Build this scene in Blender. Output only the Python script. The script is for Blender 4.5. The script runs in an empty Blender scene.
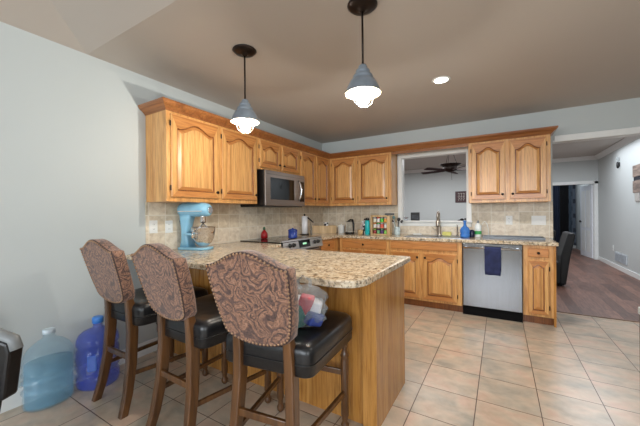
import bpy, bmesh, math, random
from mathutils import Vector, Matrix
random.seed(7)
PI = math.pi
S = bpy.context.scene
COL = S.collection

# ------------------------------------------------------------------ camera
cam_d = bpy.data.cameras.new('camera')
cam = bpy.data.objects.new('camera', cam_d)
COL.objects.link(cam)
cam_d.sensor_fit = 'HORIZONTAL'
cam_d.sensor_width = 36.0
cam_d.lens = 301.55 / 640 * 36
cam_d.clip_start = 0.02
_y, _p, _r = 0.5387, -0.0012, -0.0089
fwd = Vector((-math.sin(_y) * math.cos(_p), math.cos(_y) * math.cos(_p), math.sin(_p)))
rt = Vector((math.cos(_y), math.sin(_y), 0))
up = rt.cross(fwd)
rt2 = rt * math.cos(_r) + up * math.sin(_r)
up2 = -rt * math.sin(_r) + up * math.cos(_r)
M = Matrix((rt2, up2, -fwd)).transposed().to_4x4()
M.translation = Vector((2.7405, -4.6867, 1.2564))
cam.matrix_world = M
S.camera = cam

# ------------------------------------------------------------------ world, lights, exposure
w = bpy.data.worlds.new('world')
S.world = w
w.use_nodes = True
w.node_tree.nodes['Background'].inputs[0].default_value = (0.75, 0.85, 1.0, 1)
w.node_tree.nodes['Background'].inputs[1].default_value = 0.6
S.view_settings.view_transform = 'Standard'
S.view_settings.look = 'None'
S.view_settings.gamma = 1
S.view_settings.use_curve_mapping = False
S.view_settings.exposure = 0.45
S.cycles.use_denoising = True
S.cycles.max_bounces = 8


def area(name, loc, rot, sx, sy, power, color):
    d = bpy.data.lights.new(name, 'AREA')
    d.shape = 'RECTANGLE'
    d.size = sx
    d.size_y = sy
    d.energy = power
    d.color = color
    o = bpy.data.objects.new(name, d)
    o.location = loc
    o.rotation_euler = rot
    COL.objects.link(o)
    return o


def point(name, loc, power, color, radius=0.05):
    d = bpy.data.lights.new(name, 'POINT')
    d.energy = power
    d.color = color
    d.shadow_soft_size = radius
    o = bpy.data.objects.new(name, d)
    o.location = loc
    COL.objects.link(o)
    return o


# added fill light from behind the camera, set at an unseen rear window
area('rear_fill', (2.6, -8.3, 1.7), (PI / 2 - .45, 0, 0), 3.4, 1.7, 120, (0.86, 0.93, 1.0))
# added side fill from the right, standing for daylight at an unseen patio door
area('side_fill', (4.82, -5.9, 1.15), (0, PI / 2 - .45, 0), 2.0, 1.9, 52, (0.92, 0.96, 1.0))
# added fill panels under the living room, hall and bedroom ceilings, no fixture modelled
area('living_room_fill', (1.0, 2.8, 2.55), (0, 0, 0), 3.0, 3.0, 80, (0.95, 0.97, 1.0))
area('hall_fill', (4.2, 2.6, 2.55), (0, 0, 0), 1.0, 3.0, 40, (0.88, 0.93, 1.0))
area('bedroom_fill', (4.0, 7.0, 2.5), (0, 0, 0), 1.5, 1.0, 14, (0.85, 0.92, 1.0))


def ceiling_spot(name, loc, power):
    d = bpy.data.lights.new(name, 'SPOT')
    d.energy = power
    d.spot_size = 2.5
    d.spot_blend = 0.7
    d.shadow_soft_size = 0.07
    d.color = (1.0, 0.95, 0.88)
    o = bpy.data.objects.new(name, d)
    o.location = loc
    COL.objects.link(o)


ceiling_spot('ceiling_beam', (2.269, -1.646, 2.485), 88)
ceiling_spot('ceiling_beam', (4.0, -3.0, 2.485), 35)  # unseen extra spot, added to light the right side, no fixture built


# ------------------------------------------------------------------ materials
def lin(c):
    return tuple(((v / 255) / 12.92 if v / 255 <= 0.04045 else ((v / 255 + 0.055) / 1.055) ** 2.4) for v in c) + (1,)


class NT:
    def __init__(s, name):
        s.m = bpy.data.materials.new(name)
        s.m.use_nodes = True
        s.t = s.m.node_tree
        s.b = s.t.nodes['Principled BSDF']

    def n(s, typ, **kw):
        nd = s.t.nodes.new(typ)
        for k, v in kw.items():
            if k.startswith('_'):
                setattr(nd, k[1:], v)
            else:
                key = k.replace('__', ' ')
                nd.inputs[key].default_value = v
        return nd

    def l(s, a, b):
        s.t.links.new(a, b)

    def coord(s, scale=(1, 1, 1), kind='Object', loc=(0, 0, 0), rot=(0, 0, 0)):
        tc = s.n('ShaderNodeTexCoord')
        mp = s.n('ShaderNodeMapping')
        mp.inputs['Scale'].default_value = scale
        mp.inputs['Location'].default_value = loc
        mp.inputs['Rotation'].default_value = rot
        s.l(tc.outputs[kind], mp.inputs['Vector'])
        return mp.outputs[0]

    def noise(s, vec, scale, detail=4, rough=0.5, dist=0):
        nd = s.n('ShaderNodeTexNoise')
        nd.inputs['Scale'].default_value = scale
        nd.inputs['Detail'].default_value = detail
        nd.inputs['Roughness'].default_value = rough
        nd.inputs['Distortion'].default_value = dist
        s.l(vec, nd.inputs['Vector'])
        return nd.outputs['Fac']

    def ramp(s, fac, stops):
        nd = s.n('ShaderNodeValToRGB')
        e = nd.color_ramp.elements
        while len(e) < len(stops):
            e.new(0.5)
        for i, (p, c) in enumerate(stops):
            e[i].position = p
            e[i].color = lin(c) if len(c) == 3 else c
        s.l(fac, nd.inputs[0])
        return nd.outputs[0]

    def mix(s, fac, a, b, blend='MIX'):
        nd = s.n('ShaderNodeMix')
        nd.data_type = 'RGBA'
        nd.blend_type = blend
        for src, i in ((fac, 0), (a, 6), (b, 7)):
            if hasattr(src, 'is_linked'):
                s.l(src, nd.inputs[i])
            else:
                nd.inputs[i].default_value = src
        return nd.outputs[2]

    def bump(s, fac, strength, dist=0.002):
        nd = s.n('ShaderNodeBump')
        nd.inputs['Strength'].default_value = strength
        nd.inputs['Distance'].default_value = dist
        s.l(fac, nd.inputs['Height'])
        s.l(nd.outputs[0], s.b.inputs['Normal'])

    def set(s, **kw):
        for k, v in kw.items():
            s.b.inputs[k.replace('__', ' ')].default_value = v
        return s


def plain(name, c, rough=0.5, metal=0.0, var=0.06, **kw):
    """a plain colour with a slight procedural mottling"""
    t = NT(name)
    v = t.coord()
    f = t.noise(v, 14, 3)
    a = tuple(max(0, x * (1 - var)) for x in c)
    b = tuple(min(255, x * (1 + var)) for x in c)
    t.l(t.ramp(f, [(0.3, a), (0.7, b)]), t.b.inputs['Base Color'])
    t.set(Roughness=rough, Metallic=metal, **kw)
    return t.m


def wood(name, pale, mid, dark, axis='z', rough=0.32, fine=70, kind='Object', coat=0.2):
    t = NT(name)
    sc = {'z': (1, 1, .07), 'x': (.07, 1, 1), 'y': (1, .07, 1)}[axis]
    v = t.coord(sc, kind)
    f1 = t.noise(v, fine, 5, .65, .4)
    f2 = t.noise(v, 9, 3, .5, 1.2)
    wv = t.n('ShaderNodeTexWave', Scale=5.0, Distortion=16.0, Detail=3.0)
    wv.inputs['Detail Scale'].default_value = 1.6
    wv.bands_direction = 'X' if axis != 'x' else 'Z'
    t.l(v, wv.inputs['Vector'])
    c1 = t.ramp(f2, [(.3, mid), (.7, pale)])
    c2 = t.ramp(wv.outputs['Fac'], [(.0, (214, 206, 198)), (.3, (255, 255, 255))])
    c3 = t.ramp(f1, [(.34, dark), (.56, (255, 255, 255))])
    a = t.mix(.55, c1, c2, 'MULTIPLY')
    b = t.mix(.4, a, c3, 'MULTIPLY')
    t.l(b, t.b.inputs['Base Color'])
    t.set(Roughness=rough)
    t.b.inputs['Coat Weight'].default_value = coat
    t.b.inputs['Coat Roughness'].default_value = .15
    t.bump(f1, .15, .001)
    return t.m


OAK = ((226, 176, 110), (208, 150, 86), (172, 114, 64))
m_oak = wood('oak_vertical_grain', *OAK)
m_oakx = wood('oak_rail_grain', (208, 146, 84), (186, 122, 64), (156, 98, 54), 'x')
m_oakp = wood('oak_panel_grain', (230, 180, 114), (212, 152, 88), (168, 110, 60))
m_oakd = wood('oak_crown', (166, 108, 60), (142, 86, 46), (110, 68, 40), 'x')
m_oakdy = wood('oak_crown_side', (166, 108, 60), (142, 86, 46), (110, 68, 40), 'y')
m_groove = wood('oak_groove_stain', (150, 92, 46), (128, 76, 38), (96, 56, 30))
m_oakpen = wood('oak_veneer', (200, 146, 78), (182, 126, 60), (146, 98, 44), rough=.25)
m_stool = wood('walnut_stain', (112, 74, 40), (76, 48, 26), (54, 38, 26), rough=.3, fine=50, coat=.4)
m_box = wood('light_wood', (220, 192, 146), (204, 172, 124), (180, 150, 110))


def wall_mat(name, c):
    t = NT(name)
    v = t.coord()
    f = t.noise(v, 220, 3)
    g = t.noise(v, 1.2, 2)
    t.l(t.ramp(g, [(.3, tuple(x * .985 for x in c)), (.7, c)]), t.b.inputs['Base Color'])
    t.set(Roughness=.55)
    t.bump(f, .1, .002)
    return t.m


m_wall = wall_mat('wall_paint', (192, 199, 199))
m_living = wall_mat('living_paint', (196, 201, 200))
m_ceil = wall_mat('ceiling_paint', (186, 178, 170))
m_white = plain('white_trim_paint', (232, 234, 232), .35, var=.01)
m_black = plain('black_plastic', (14, 14, 16), .3)
m_toe = plain('matte_black', (8, 8, 10), .7)
m_toe.node_tree.nodes['Principled BSDF'].inputs['Specular IOR Level'].default_value = .15
m_blackmet = plain('bronze_metal', (40, 30, 26), .35, .7)
m_steel = None


def steel(name, axis='z', c=(150, 153, 157), rough=.2):
    t = NT(name)
    sc = {'z': (1, 1, .01), 'x': (.01, 1, 1), 'y': (1, .01, 1)}[axis]
    v = t.coord(sc)
    f = t.noise(v, 260, 2)
    t.l(t.ramp(f, [(.3, tuple(x * .93 for x in c)), (.7, c)]), t.b.inputs['Base Color'])
    t.set(Roughness=rough, Metallic=.95)
    t.bump(f, .04, .0005)
    t.b.inputs['Anisotropic'].default_value = .75
    tg = t.n('ShaderNodeTangent')
    tg.direction_type = 'RADIAL'
    tg.axis = 'Z'
    t.l(tg.outputs[0], t.b.inputs['Tangent'])
    return t.m


m_steel = steel('brushed_steel')
m_steely = steel('brushed_steel_side', 'y', (146, 138, 132), .3)
m_chrome = plain('polished_steel', (226, 226, 228), .16, 1.0, var=.02)
m_glassblk = plain('black_glass', (10, 11, 13), .06)
m_leather = None
t = NT('black_leather')
v = t.coord()
f = t.noise(v, 60, 4)
f2 = t.noise(v, 6, 3)
t.l(t.ramp(f, [(.3, (17, 17, 19)), (.7, (28, 28, 30))]), t.b.inputs['Base Color'])
t.set(Roughness=.3)
t.bump(f2, .35, .01)
m_leather = t.m

# floor tile
t = NT('floor_tile')
v = t.coord(loc=(-2.243 + 3.535, 1.41 + 6.8, 0))
br = t.n('ShaderNodeTexBrick')
br.offset = 0
br.inputs['Color1'].default_value = (0, 0, 0, 1)
br.inputs['Color2'].default_value = (1, 1, 1, 1)
br.inputs['Mortar'].default_value = (0, 0, 0, 1)
br.inputs['Scale'].default_value = 1
br.inputs['Mortar Size'].default_value = .0028
br.inputs['Brick Width'].default_value = .3535
br.inputs['Row Height'].default_value = .340
t.l(v, br.inputs['Vector'])
# per-tile offset of the veining
add = t.n('ShaderNodeVectorMath')
add.operation = 'MULTIPLY_ADD'
t.l(br.outputs['Color'], add.inputs[0])
add.inputs[1].default_value = (7, 3, 5)
vv = t.coord((1, 1.25, 1))
t.l(vv, add.inputs[2])
f = t.noise(add.outputs[0], 4.6, 4, .5, .3)
g = t.noise(add.outputs[0], 9, 4, .6, .5)
c1 = t.ramp(f, [(.3, (170, 164, 152)), (.43, (192, 180, 163)), (.55, (207, 189, 169)), (.68, (211, 183, 163))])
c2 = t.ramp(g, [(.3, (214, 206, 198)), (.7, (255, 255, 255))])
c = t.mix(.6, c1, c2, 'MULTIPLY')
c = t.mix(br.outputs['Fac'], c, lin((88, 66, 54)))
t.l(c, t.b.inputs['Base Color'])
t.set(Roughness=.28)
t.bump(t.ramp(br.outputs['Fac'], [(0, (255, 255, 255)), (1, (0, 0, 0))]), .5, .003)
m_tile = t.m

# backsplash tile
def splash(name, rot, off):
    t = NT(name)
    v = t.coord(rot=rot, loc=off)
    br = t.n('ShaderNodeTexBrick')
    br.offset = 0
    br.inputs['Color1'].default_value = (0, 0, 0, 1)
    br.inputs['Color2'].default_value = (1, 1, 1, 1)
    br.inputs['Mortar'].default_value = (.5, .5, .5, 1)
    br.inputs['Scale'].default_value = 1
    br.inputs['Mortar Size'].default_value = .004
    br.inputs['Mortar Smooth'].default_value = .2
    br.inputs['Brick Width'].default_value = .157
    br.inputs['Row Height'].default_value = .157
    t.l(v, br.inputs['Vector'])
    tc = t.n('ShaderNodeTexCoord')
    sp = t.n('ShaderNodeSeparateXYZ')
    t.l(tc.outputs['Object'], sp.inputs[0])
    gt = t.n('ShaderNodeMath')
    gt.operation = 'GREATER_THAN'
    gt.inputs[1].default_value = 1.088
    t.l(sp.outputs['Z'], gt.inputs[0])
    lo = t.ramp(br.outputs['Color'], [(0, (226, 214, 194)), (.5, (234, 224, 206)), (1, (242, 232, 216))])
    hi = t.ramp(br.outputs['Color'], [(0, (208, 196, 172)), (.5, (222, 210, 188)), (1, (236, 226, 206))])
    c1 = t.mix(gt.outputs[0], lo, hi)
    f = t.noise(v, 16, 5, .6, .6)
    c2 = t.ramp(f, [(.3, (208, 200, 190)), (.65, (255, 255, 255))])
    c = t.mix(.8, c1, c2, 'MULTIPLY')
    c = t.mix(br.outputs['Fac'], c, lin((226, 220, 206)))
    t.l(c, t.b.inputs['Base Color'])
    t.set(Roughness=.4)
    t.bump(f, .15, .002)
    return t.m


m_splash_b = splash('travertine_back', (PI / 2, 0, 0), (.157 * 18 - 2.793, .931 + .157 * 4, 0))
m_splash_l = splash('travertine_left', (0, PI / 2, PI / 2), (0, -.931 + .157 * 4, 0))

# granite
t = NT('granite')
v = t.coord()
vo = t.n('ShaderNodeTexVoronoi', Scale=75.0)
t.l(v, vo.inputs['Vector'])
f = t.noise(v, 40, 5, .7)
g = t.noise(v, 9, 3, .5, .5)
c1 = t.ramp(g, [(.3, (206, 192, 168)), (.5, (234, 228, 214)), (.7, (218, 204, 180))])
c2 = t.ramp(vo.outputs['Color'], [(.05, (96, 78, 62)), (.2, (196, 174, 146)), (.6, (255, 250, 240))])
c3 = t.ramp(f, [(.39, (62, 54, 50)), (.48, (236, 228, 218)), (.8, (255, 255, 255))])
c = t.mix(.75, c1, c2, 'MULTIPLY')
c = t.mix(.75, c, c3, 'MULTIPLY')
t.l(c, t.b.inputs['Base Color'])
t.set(Roughness=.14)
m_granite = t.m

# hardwood planks
t = NT('hardwood_floor')
v = t.coord(rot=(0, 0, PI / 2))
br = t.n('ShaderNodeTexBrick')
br.offset = .37
br.inputs['Color1'].default_value = lin((148, 108, 92))
br.inputs['Color2'].default_value = lin((100, 71, 61))
br.inputs['Mortar'].default_value = lin((60, 40, 34))
br.inputs['Scale'].default_value = 1
br.inputs['Mortar Size'].default_value = .0015
br.inputs['Brick Width'].default_value = 1.1
br.inputs['Row Height'].default_value = .12
t.l(v, br.inputs['Vector'])
f = t.noise(t.coord((14, 1, 1)), 5, 5, .6, .3)
c = t.mix(.6, br.outputs['Color'], t.ramp(f, [(.35, (130, 120, 118)), (.62, (255, 255, 255))]), 'MULTIPLY')
t.l(c, t.b.inputs['Base Color'])
t.set(Roughness=.42)
m_hard = t.m

# damask upholstery
t = NT('damask_fabric')
v = t.coord()
nz = t.n('ShaderNodeTexNoise', Scale=9.0, Detail=2.0)
t.l(v, nz.inputs['Vector'])
ad = t.n('ShaderNodeVectorMath')
ad.operation = 'MULTIPLY_ADD'
t.l(nz.outputs['Color'], ad.inputs[0])
ad.inputs[1].default_value = (.16, .0, .16)
t.l(v, ad.inputs[2])
big = t.n('ShaderNodeTexVoronoi', Scale=11.0)
big.feature = 'SMOOTH_F1'
t.l(ad.outputs[0], big.inputs['Vector'])
mm = t.n('ShaderNodeMath')
mm.operation = 'MULTIPLY'
mm.inputs[1].default_value = 46.0
t.l(big.outputs['Distance'], mm.inputs[0])
sn = t.n('ShaderNodeMath')
sn.operation = 'SINE'
t.l(mm.outputs[0], sn.inputs[0])
f = t.noise(ad.outputs[0], 84, 4, .65, 2.0)
g = t.noise(ad.outputs[0], 120, 3, .6, 1.0)
c1 = t.ramp(sn.outputs[0], [(.05, (174, 136, 114)), (.75, (110, 86, 80))])
c2 = t.ramp(f, [(.42, (78, 64, 72)), (.50, (236, 214, 196)), (.6, (255, 250, 244))])
c = t.mix(.85, c1, c2, 'MULTIPLY')
c = t.mix(.5, c, t.ramp(g, [(.4, (150, 136, 136)), (.6, (255, 255, 255))]), 'MULTIPLY')
t.l(c, t.b.inputs['Base Color'])
t.set(Roughness=.7)
t.b.inputs['Sheen Weight'].default_value = .3
t.bump(f, .3, .002)
m_damask = t.m


def glass(name, c, rough=.03, trans=.9, ior=1.2, alpha=1.0):
    t = NT(name)
    f = t.noise(t.coord(), 8, 2)
    t.l(t.ramp(f, [(.3, tuple(x * .95 for x in c)), (.7, c)]), t.b.inputs['Base Color'])
    t.set(Roughness=rough, IOR=ior, Alpha=alpha)
    t.b.inputs['Transmission Weight'].default_value = trans
    return t.m


def tinted(name, c, alpha, trans=.3):
    t = NT(name)
    f = t.noise(t.coord((1, 1, 3)), 9, 3)
    t.l(t.ramp(f, [(.3, tuple(x * .85 for x in c)), (.7, c)]), t.b.inputs['Base Color'])
    t.set(Roughness=.08, IOR=1.4, Alpha=alpha)
    t.b.inputs['Transmission Weight'].default_value = trans
    return t.m


m_waterclear = tinted('clear_water_plastic', (176, 226, 248), .24)
m_waterblue = tinted('blue_polycarbonate', (70, 104, 240), .42)
m_clear = glass('clear_glass', (240, 245, 248), .02, .95, 1.1)
m_bluecap = plain('blue_cap', (64, 130, 214), .4)
m_whitecap = plain('white_cap', (210, 226, 236), .4)
m_mixer = plain('aqua_enamel', (136, 188, 214), .18, 0, .02)
m_shade = plain('zinc_shade', (128, 138, 148), .35, .3)


def emit(name, c, strength):
    t = NT(name)
    f = t.noise(t.coord(), 3, 1)
    t.l(t.ramp(f, [(0, c), (1, tuple(min(255, x * 1.02) for x in c))]), t.b.inputs['Emission Color'])
    t.set(Roughness=.5)
    t.b.inputs['Emission Strength'].default_value = strength
    return t.m


m_bulb = emit('lit_bulb', (255, 248, 235), 5)
m_can = emit('recessed_lamp_face', (255, 250, 240), 12)


# ------------------------------------------------------------------ mesh helpers
class MB:
    def __init__(s):
        s.bm = bmesh.new()

    def box(s, x0, y0, z0, x1, y1, z1, mat=0):
        vs = [s.bm.verts.new(p) for p in ((x0, y0, z0), (x1, y0, z0), (x1, y1, z0), (x0, y1, z0), (x0, y0, z1), (x1, y0, z1), (x1, y1, z1), (x0, y1, z1))]
        for q in ((3, 2, 1, 0), (4, 5, 6, 7), (0, 1, 5, 4), (1, 2, 6, 5), (2, 3, 7, 6), (3, 0, 4, 7)):
            f = s.bm.faces.new([vs[i] for i in q])
            f.material_index = mat
        return s

    def lathe(s, prof, c=(0, 0, 0), seg=24, sx=1, sy=1, axis='z', cap=True, mat=0):
        rings = []
        for r, z in prof:
            ring = []
            for i in range(seg):
                a = 2 * PI * i / seg
                p = (r * math.cos(a) * sx, r * math.sin(a) * sy, z)
                if axis == 'x':
                    p = (p[2], p[0], p[1])
                elif axis == 'y':
                    p = (p[1], p[2], p[0])
                ring.append(s.bm.verts.new((p[0] + c[0], p[1] + c[1], p[2] + c[2])))
            rings.append(ring)
        for a, b in zip(rings, rings[1:]):
            for i in range(seg):
                j = (i + 1) % seg
                f = s.bm.faces.new((a[i], a[j], b[j], b[i]))
                f.smooth = True
                f.material_index = mat
        if cap:
            for rg, rev in ((rings[0], True), (rings[-1], False)):
                f = s.bm.faces.new(rg[::-1] if rev else rg)
                f.material_index = mat
        return s

    def tube(s, pts, r, seg=8, cap=True, flat=None, mat=0):
        """tube along points; r a number or a list; flat=(w,d) gives a rectangle-ish section"""
        pts = [Vector(p) for p in pts]
        rs = r if isinstance(r, (list, tuple)) else [r] * len(pts)
        rings = []
        d0 = (pts[1] - pts[0]).normalized()
        ref = Vector((0, 0, 1)) if abs(d0.z) < .9 else Vector((1, 0, 0))
        u = d0.cross(ref).normalized()
        for i, p in enumerate(pts):
            a = pts[max(i - 1, 0)]
            b = pts[min(i + 1, len(pts) - 1)]
            d = (b - a).normalized()
            u = (u - d * u.dot(d)).normalized()
            vv = d.cross(u)
            rings.append([s.bm.verts.new(p + (u * math.cos(2 * PI * k / seg) + vv * math.sin(2 * PI * k / seg)) * rs[i]) for k in range(seg)])
        for a, b in zip(rings, rings[1:]):
            for i in range(seg):
                j = (i + 1) % seg
                f = s.bm.faces.new((a[i], a[j], b[j], b[i]))
                f.smooth = True
                f.material_index = mat
        if cap:
            s.bm.faces.new(rings[0][::-1])
            s.bm.faces.new(rings[-1])
        return s

    def sweep(s, secs, smooth=False, mat=0, cap=True):
        """loft between closed sections (lists of points)"""
        rings = [[s.bm.verts.new(p) for p in sec] for sec in secs]
        n = len(rings[0])
        for a, b in zip(rings, rings[1:]):
            for i in range(n):
                j = (i + 1) % n
                f = s.bm.faces.new((a[i], a[j], b[j], b[i]))
                f.smooth = smooth
                f.material_index = mat
        if cap:
            s.bm.faces.new(rings[0][::-1]).material_index = mat
            s.bm.faces.new(rings[-1]).material_index = mat
        return s

    def prism(s, outline, y0, y1, plane='xz', mat=0):
        if plane == 'xz':
            return s.sweep([[(a, y0, b) for a, b in outline], [(a, y1, b) for a, b in outline]], mat=mat)
        if plane == 'yz':
            return s.sweep([[(y0, a, b) for a, b in outline], [(y1, a, b) for a, b in outline]], mat=mat)
        return s.sweep([[(a, b, y0) for a, b in outline], [(a, b, y1) for a, b in outline]], mat=mat)

    def ball(s, c, r, seg=16, sz=1, mat=0):
        n = 10
        prof = [(max(r * math.sin(PI * i / n), 1e-4), -r * sz * math.cos(PI * i / n)) for i in range(n + 1)]
        return s.lathe(prof, c, seg, mat=mat)

    def build(s, name, mats, parent=None, bevel=0, loc=None, rot=None, seg=2, subsurf=0, smooth=False):
        bmesh.ops.recalc_face_normals(s.bm, faces=s.bm.faces)
        me = bpy.data.meshes.new(name)
        s.bm.to_mesh(me)
        s.bm.free()
        for m in (mats if isinstance(mats, (list, tuple)) else [mats]):
            me.materials.append(m)
        o = bpy.data.objects.new(name, me)
        COL.objects.link(o)
        if parent:
            o.parent = parent
        if loc:
            o.location = loc
        if rot:
            o.rotation_euler = rot
        if smooth:
            for p in me.polygons:
                p.use_smooth = True
        if bevel:
            md = o.modifiers.new('bevel', 'BEVEL')
            md.width = bevel
            md.segments = seg
            md.limit_method = 'ANGLE'
            md.angle_limit = .6
        if subsurf:
            md = o.modifiers.new('smooth', 'SUBSURF')
            md.levels = md.render_levels = subsurf
        return o


def bx(*a):
    return MB().box(*a)


def tag(o, label, cat, group=None, kind=None):
    o['label'] = label
    o['category'] = cat
    if group:
        o['group'] = group
    if kind:
        o['kind'] = kind
    return o


def thing(name, label, cat, loc=(0, 0, 0), rz=0, group=None):
    o = bpy.data.objects.new(name, None)
    COL.objects.link(o)
    o.empty_display_size = .05
    o.location = loc
    o.rotation_euler = (0, 0, rz)
    return tag(o, label, cat, group)


def struct(name, mb, m, **kw):
    o = mb.build(name, m, **kw)
    o['kind'] = 'structure'
    return o


def copy_tree(o, parent=None):
    c = o.copy()
    COL.objects.link(c)
    c.parent = parent
    for ch in list(o.children):
        copy_tree(ch, c)
    return c


# ------------------------------------------------------------------ room shell
HC, HL = 2.50, 2.64
OX0, OX1, OZ0, OZ1 = 1.425, 2.345, 1.10, 2.10     # pass-through rough opening
HX0, HX1, HZ = 3.30, 4.88, 2.12                    # wide opening to the hall
struct('floor', bx(-.1, -8.6, -.1, 5.0, .03, 0), m_tile)
struct('floor_hardwood', bx(-2.2, .03, -.1, 5.0, 9, 0), m_hard)
struct('wall_left', bx(-.12, -8.6, 0, 0, .12, HC), m_wall)
b = MB()
b.box(0, 0, 0, OX0, .12, HL + .1)
b.box(OX0, 0, 0, OX1, .12, OZ0)
b.box(OX0, 0, OZ1, OX1, .12, HL + .1)
b.box(OX1, 0, 0, HX0, .12, HL + .1)
b.box(HX0, 0, HZ + .0, HX1, .12, HL + .1)
struct('wall_back', b, m_wall)
struct('wall_right', bx(4.88, -8.6, 0, 5.0, 9, 4.3), m_living)
b = MB()
b.box(0, -8.6, 0, .9, -8.5, 4.3)
b.box(4.3, -8.6, 0, 4.88, -8.5, 4.3)
b.box(.9, -8.6, 0, 4.3, -8.5, .8)
b.box(.9, -8.6, 2.6, 4.3, -8.5, 4.3)
struct('wall_rear', b, m_wall)
b = MB()
for k in range(4):
    x = .9 + 3.35 * k / 3
    b.box(x, -8.58, .8, x + .05, -8.52, 2.6)
b.box(.9, -8.58, .8, 4.3, -8.52, .86)
b.box(.9, -8.58, 2.54, 4.3, -8.52, 2.6)
struct('unseen_rear_window', b, m_white)  # unseen rear window, added to go with the rear fill light
b = MB()
b.box(4.86, -6.9, .02, 4.88, -6.82, 2.12)
b.box(4.86, -4.98, .02, 4.88, -4.9, 2.12)
b.box(4.86, -5.94, .02, 4.88, -5.86, 2.12)
b.box(4.86, -6.9, 2.12, 4.88, -4.9, 2.2)
struct('unseen_patio_frame', b, m_white)  # unseen door frame added around the side fill, the wall behind is solid
struct('ceiling', bx(-.12, -3.6, HC, 4.9, 0, HC + .1), m_ceil)
# vaulted ceiling behind the break line
K = .33
xm = 4.88
b = MB()
e = -8.5
ym = -3.6 - xm
bm = b.bm
def P3(*p):
    return bm.verts.new(p)
a0 = P3(0, -3.6, HC); a1 = P3(0, e, HC); a2 = P3(xm, ym, HC + K * xm); a3 = P3(xm, e, HC + K * xm)
bm.faces.new((a0, a1, a3, a2))
a4 = P3(xm, -3.6, HC)
bm.faces.new((a0, a2, a4))
struct('ceiling_vault', b, m_ceil)
# living room, hall, bedroom
struct('wall_living_left', bx(-2.2, .12, 0, -2.1, 5.5, HL), m_living)
b = MB()
b.box(-2.2, 5.5, 0, 3.95, 5.6, HL)
b.box(3.95, 5.5, 1.93, 4.80, 5.6, HL)
b.box(4.80, 5.5, 0, 4.88, 5.6, HL)
struct('wall_living_far', b, m_living)
struct('wall_living_near', bx(-2.2, .0, 0, -.12, .12, HL), m_living)
struct('ceiling_living', bx(-2.2, .12, HL, 4.9, 9, HL + .1), m_ceil)
# crown moulding of the hall
b = MB()
b.prism([(5.5, HL), (5.5, HL - .1), (5.485, HL - .1), (5.42, HL - .02), (5.42, HL)], -2.1, 4.88, 'yz')
struct('trim_1', b, m_white)
b = MB()
b.prism([(4.88, HL), (4.88, HL - .1), (4.865, HL - .1), (4.80, HL - .02), (4.80, HL)], .12, 5.5, 'xz')
struct('trim_2', b, m_white)
struct('baseboard_right', bx(4.865, .12, 0, 4.88, 5.5, .09), m_white)
struct('baseboard_far', bx(-2.1, 5.485, 0, 3.87, 5.5, .09), m_white)
b = MB()
b.box(0, -8.5, 0, .014, -3.06, .10)
b.box(0, -8.5, .10, .009, -3.06, .115)
struct('baseboard_left', b, m_white)
# header casing of the wide opening
b = MB()
b.box(HX0 + .02, -.018, HZ - .02, HX1, 0, HZ + .055)
b.box(HX0, -.012, HZ - .02, HX1, .132, HZ)
struct('trim_3', b, m_white, bevel=.004)
# hardwood-to-tile threshold strip
struct('trim_4', bx(HX0 + .0, .015, 0, HX1, .045, .008), plain('threshold_wood', (120, 92, 74), .4))
# pass-through casing and sill
b = MB()
b.box(1.370, -.020, OZ0, 1.432, 0, 2.155)
b.box(2.338, -.020, OZ0, 2.400, 0, 2.155)
b.box(1.370, -.022, 2.085, 2.400, 0, 2.155)
b.box(1.425, -.0, OZ0, 1.437, .12, OZ1)
b.box(2.333, -.0, OZ0, 2.345, .12, OZ1)
b.box(1.425, -.0, 2.088, 2.345, .12, OZ1)
struct('window_2', b, m_white, bevel=.003)
struct('trim_5', MB().box(1.36, -.045, OZ0 - .0, 2.41, .15, OZ0 + .022).box(1.375, -.018, OZ0 - .06, 2.395, 0, OZ0), m_white, bevel=.003)
# bedroom beyond the door
m_bed = None
t = NT('bedroom_wallpaper')
vo = t.n('ShaderNodeTexBrick')
vo.offset = .5
vo.inputs['Scale'].default_value = 1
vo.inputs['Mortar Size'].default_value = .06
vo.inputs['Mortar Smooth'].default_value = .3
vo.inputs['Brick Width'].default_value = .17
vo.inputs['Row Height'].default_value = .24
vo.inputs['Color1'].default_value = lin((52, 60, 74))
vo.inputs['Color2'].default_value = lin((58, 66, 80))
vo.inputs['Mortar'].default_value = lin((112, 124, 140))
t.l(t.coord(rot=(PI / 2, 0, 0)), vo.inputs['Vector'])
t.l(vo.outputs['Color'], t.b.inputs['Base Color'])
struct('wall_bedroom', MB().box(2.2, 8.2, 0, 4.88, 8.3, HL), t.m)
struct('wall_bedroom_left', MB().box(2.2, 5.6, 0, 2.3, 8.2, HL), m_living)
struct('baseboard_bedroom', bx(2.3, 8.18, 0, 4.88, 8.2, .1), m_white)
# door frame and open door
b = MB()
b.box(3.87, 5.48, 0, 3.95, 5.5, 2.0)
b.box(4.80, 5.48, 0, 4.875, 5.5, 2.0)
b.box(3.87, 5.48, 1.93, 4.875, 5.5, 2.01)
b.box(4.79, 5.5, 0, 4.80, 5.6, 1.93)
struct('trim_6', b, m_white, bevel=.004)
d = struct('door_1', MB(), m_white)
d.location = (4.785, 5.60, 0)
d.rotation_euler = (0, 0, math.radians(97))
slab = MB()
slab.box(0, -.018, .01, .76, .018, 1.92)
slab.build('door_slab', plain('door_paint', (228, 232, 238), .35, var=.02), d, bevel=.003)
pn = MB()
for (z0, z1) in ((.16, .72), (.80, 1.78)):
    for (x0, x1) in ((.10, .34), (.42, .66)):
        for yy in (-.023, .018):
            pn.box(x0, yy, z0, x1, yy + .005, z1)
pn.build('door_panel', m_white, d, bevel=.006)
kn = MB().lathe([(.01, -.06), (.028, -.055), (.03, -.035), (.012, -.03), (.012, .03), (.03, .035), (.028, .055), (.01, .06)], (.70, 0, .95), 12, axis='y')
kn.build('door_handle', m_blackmet, d)

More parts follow.
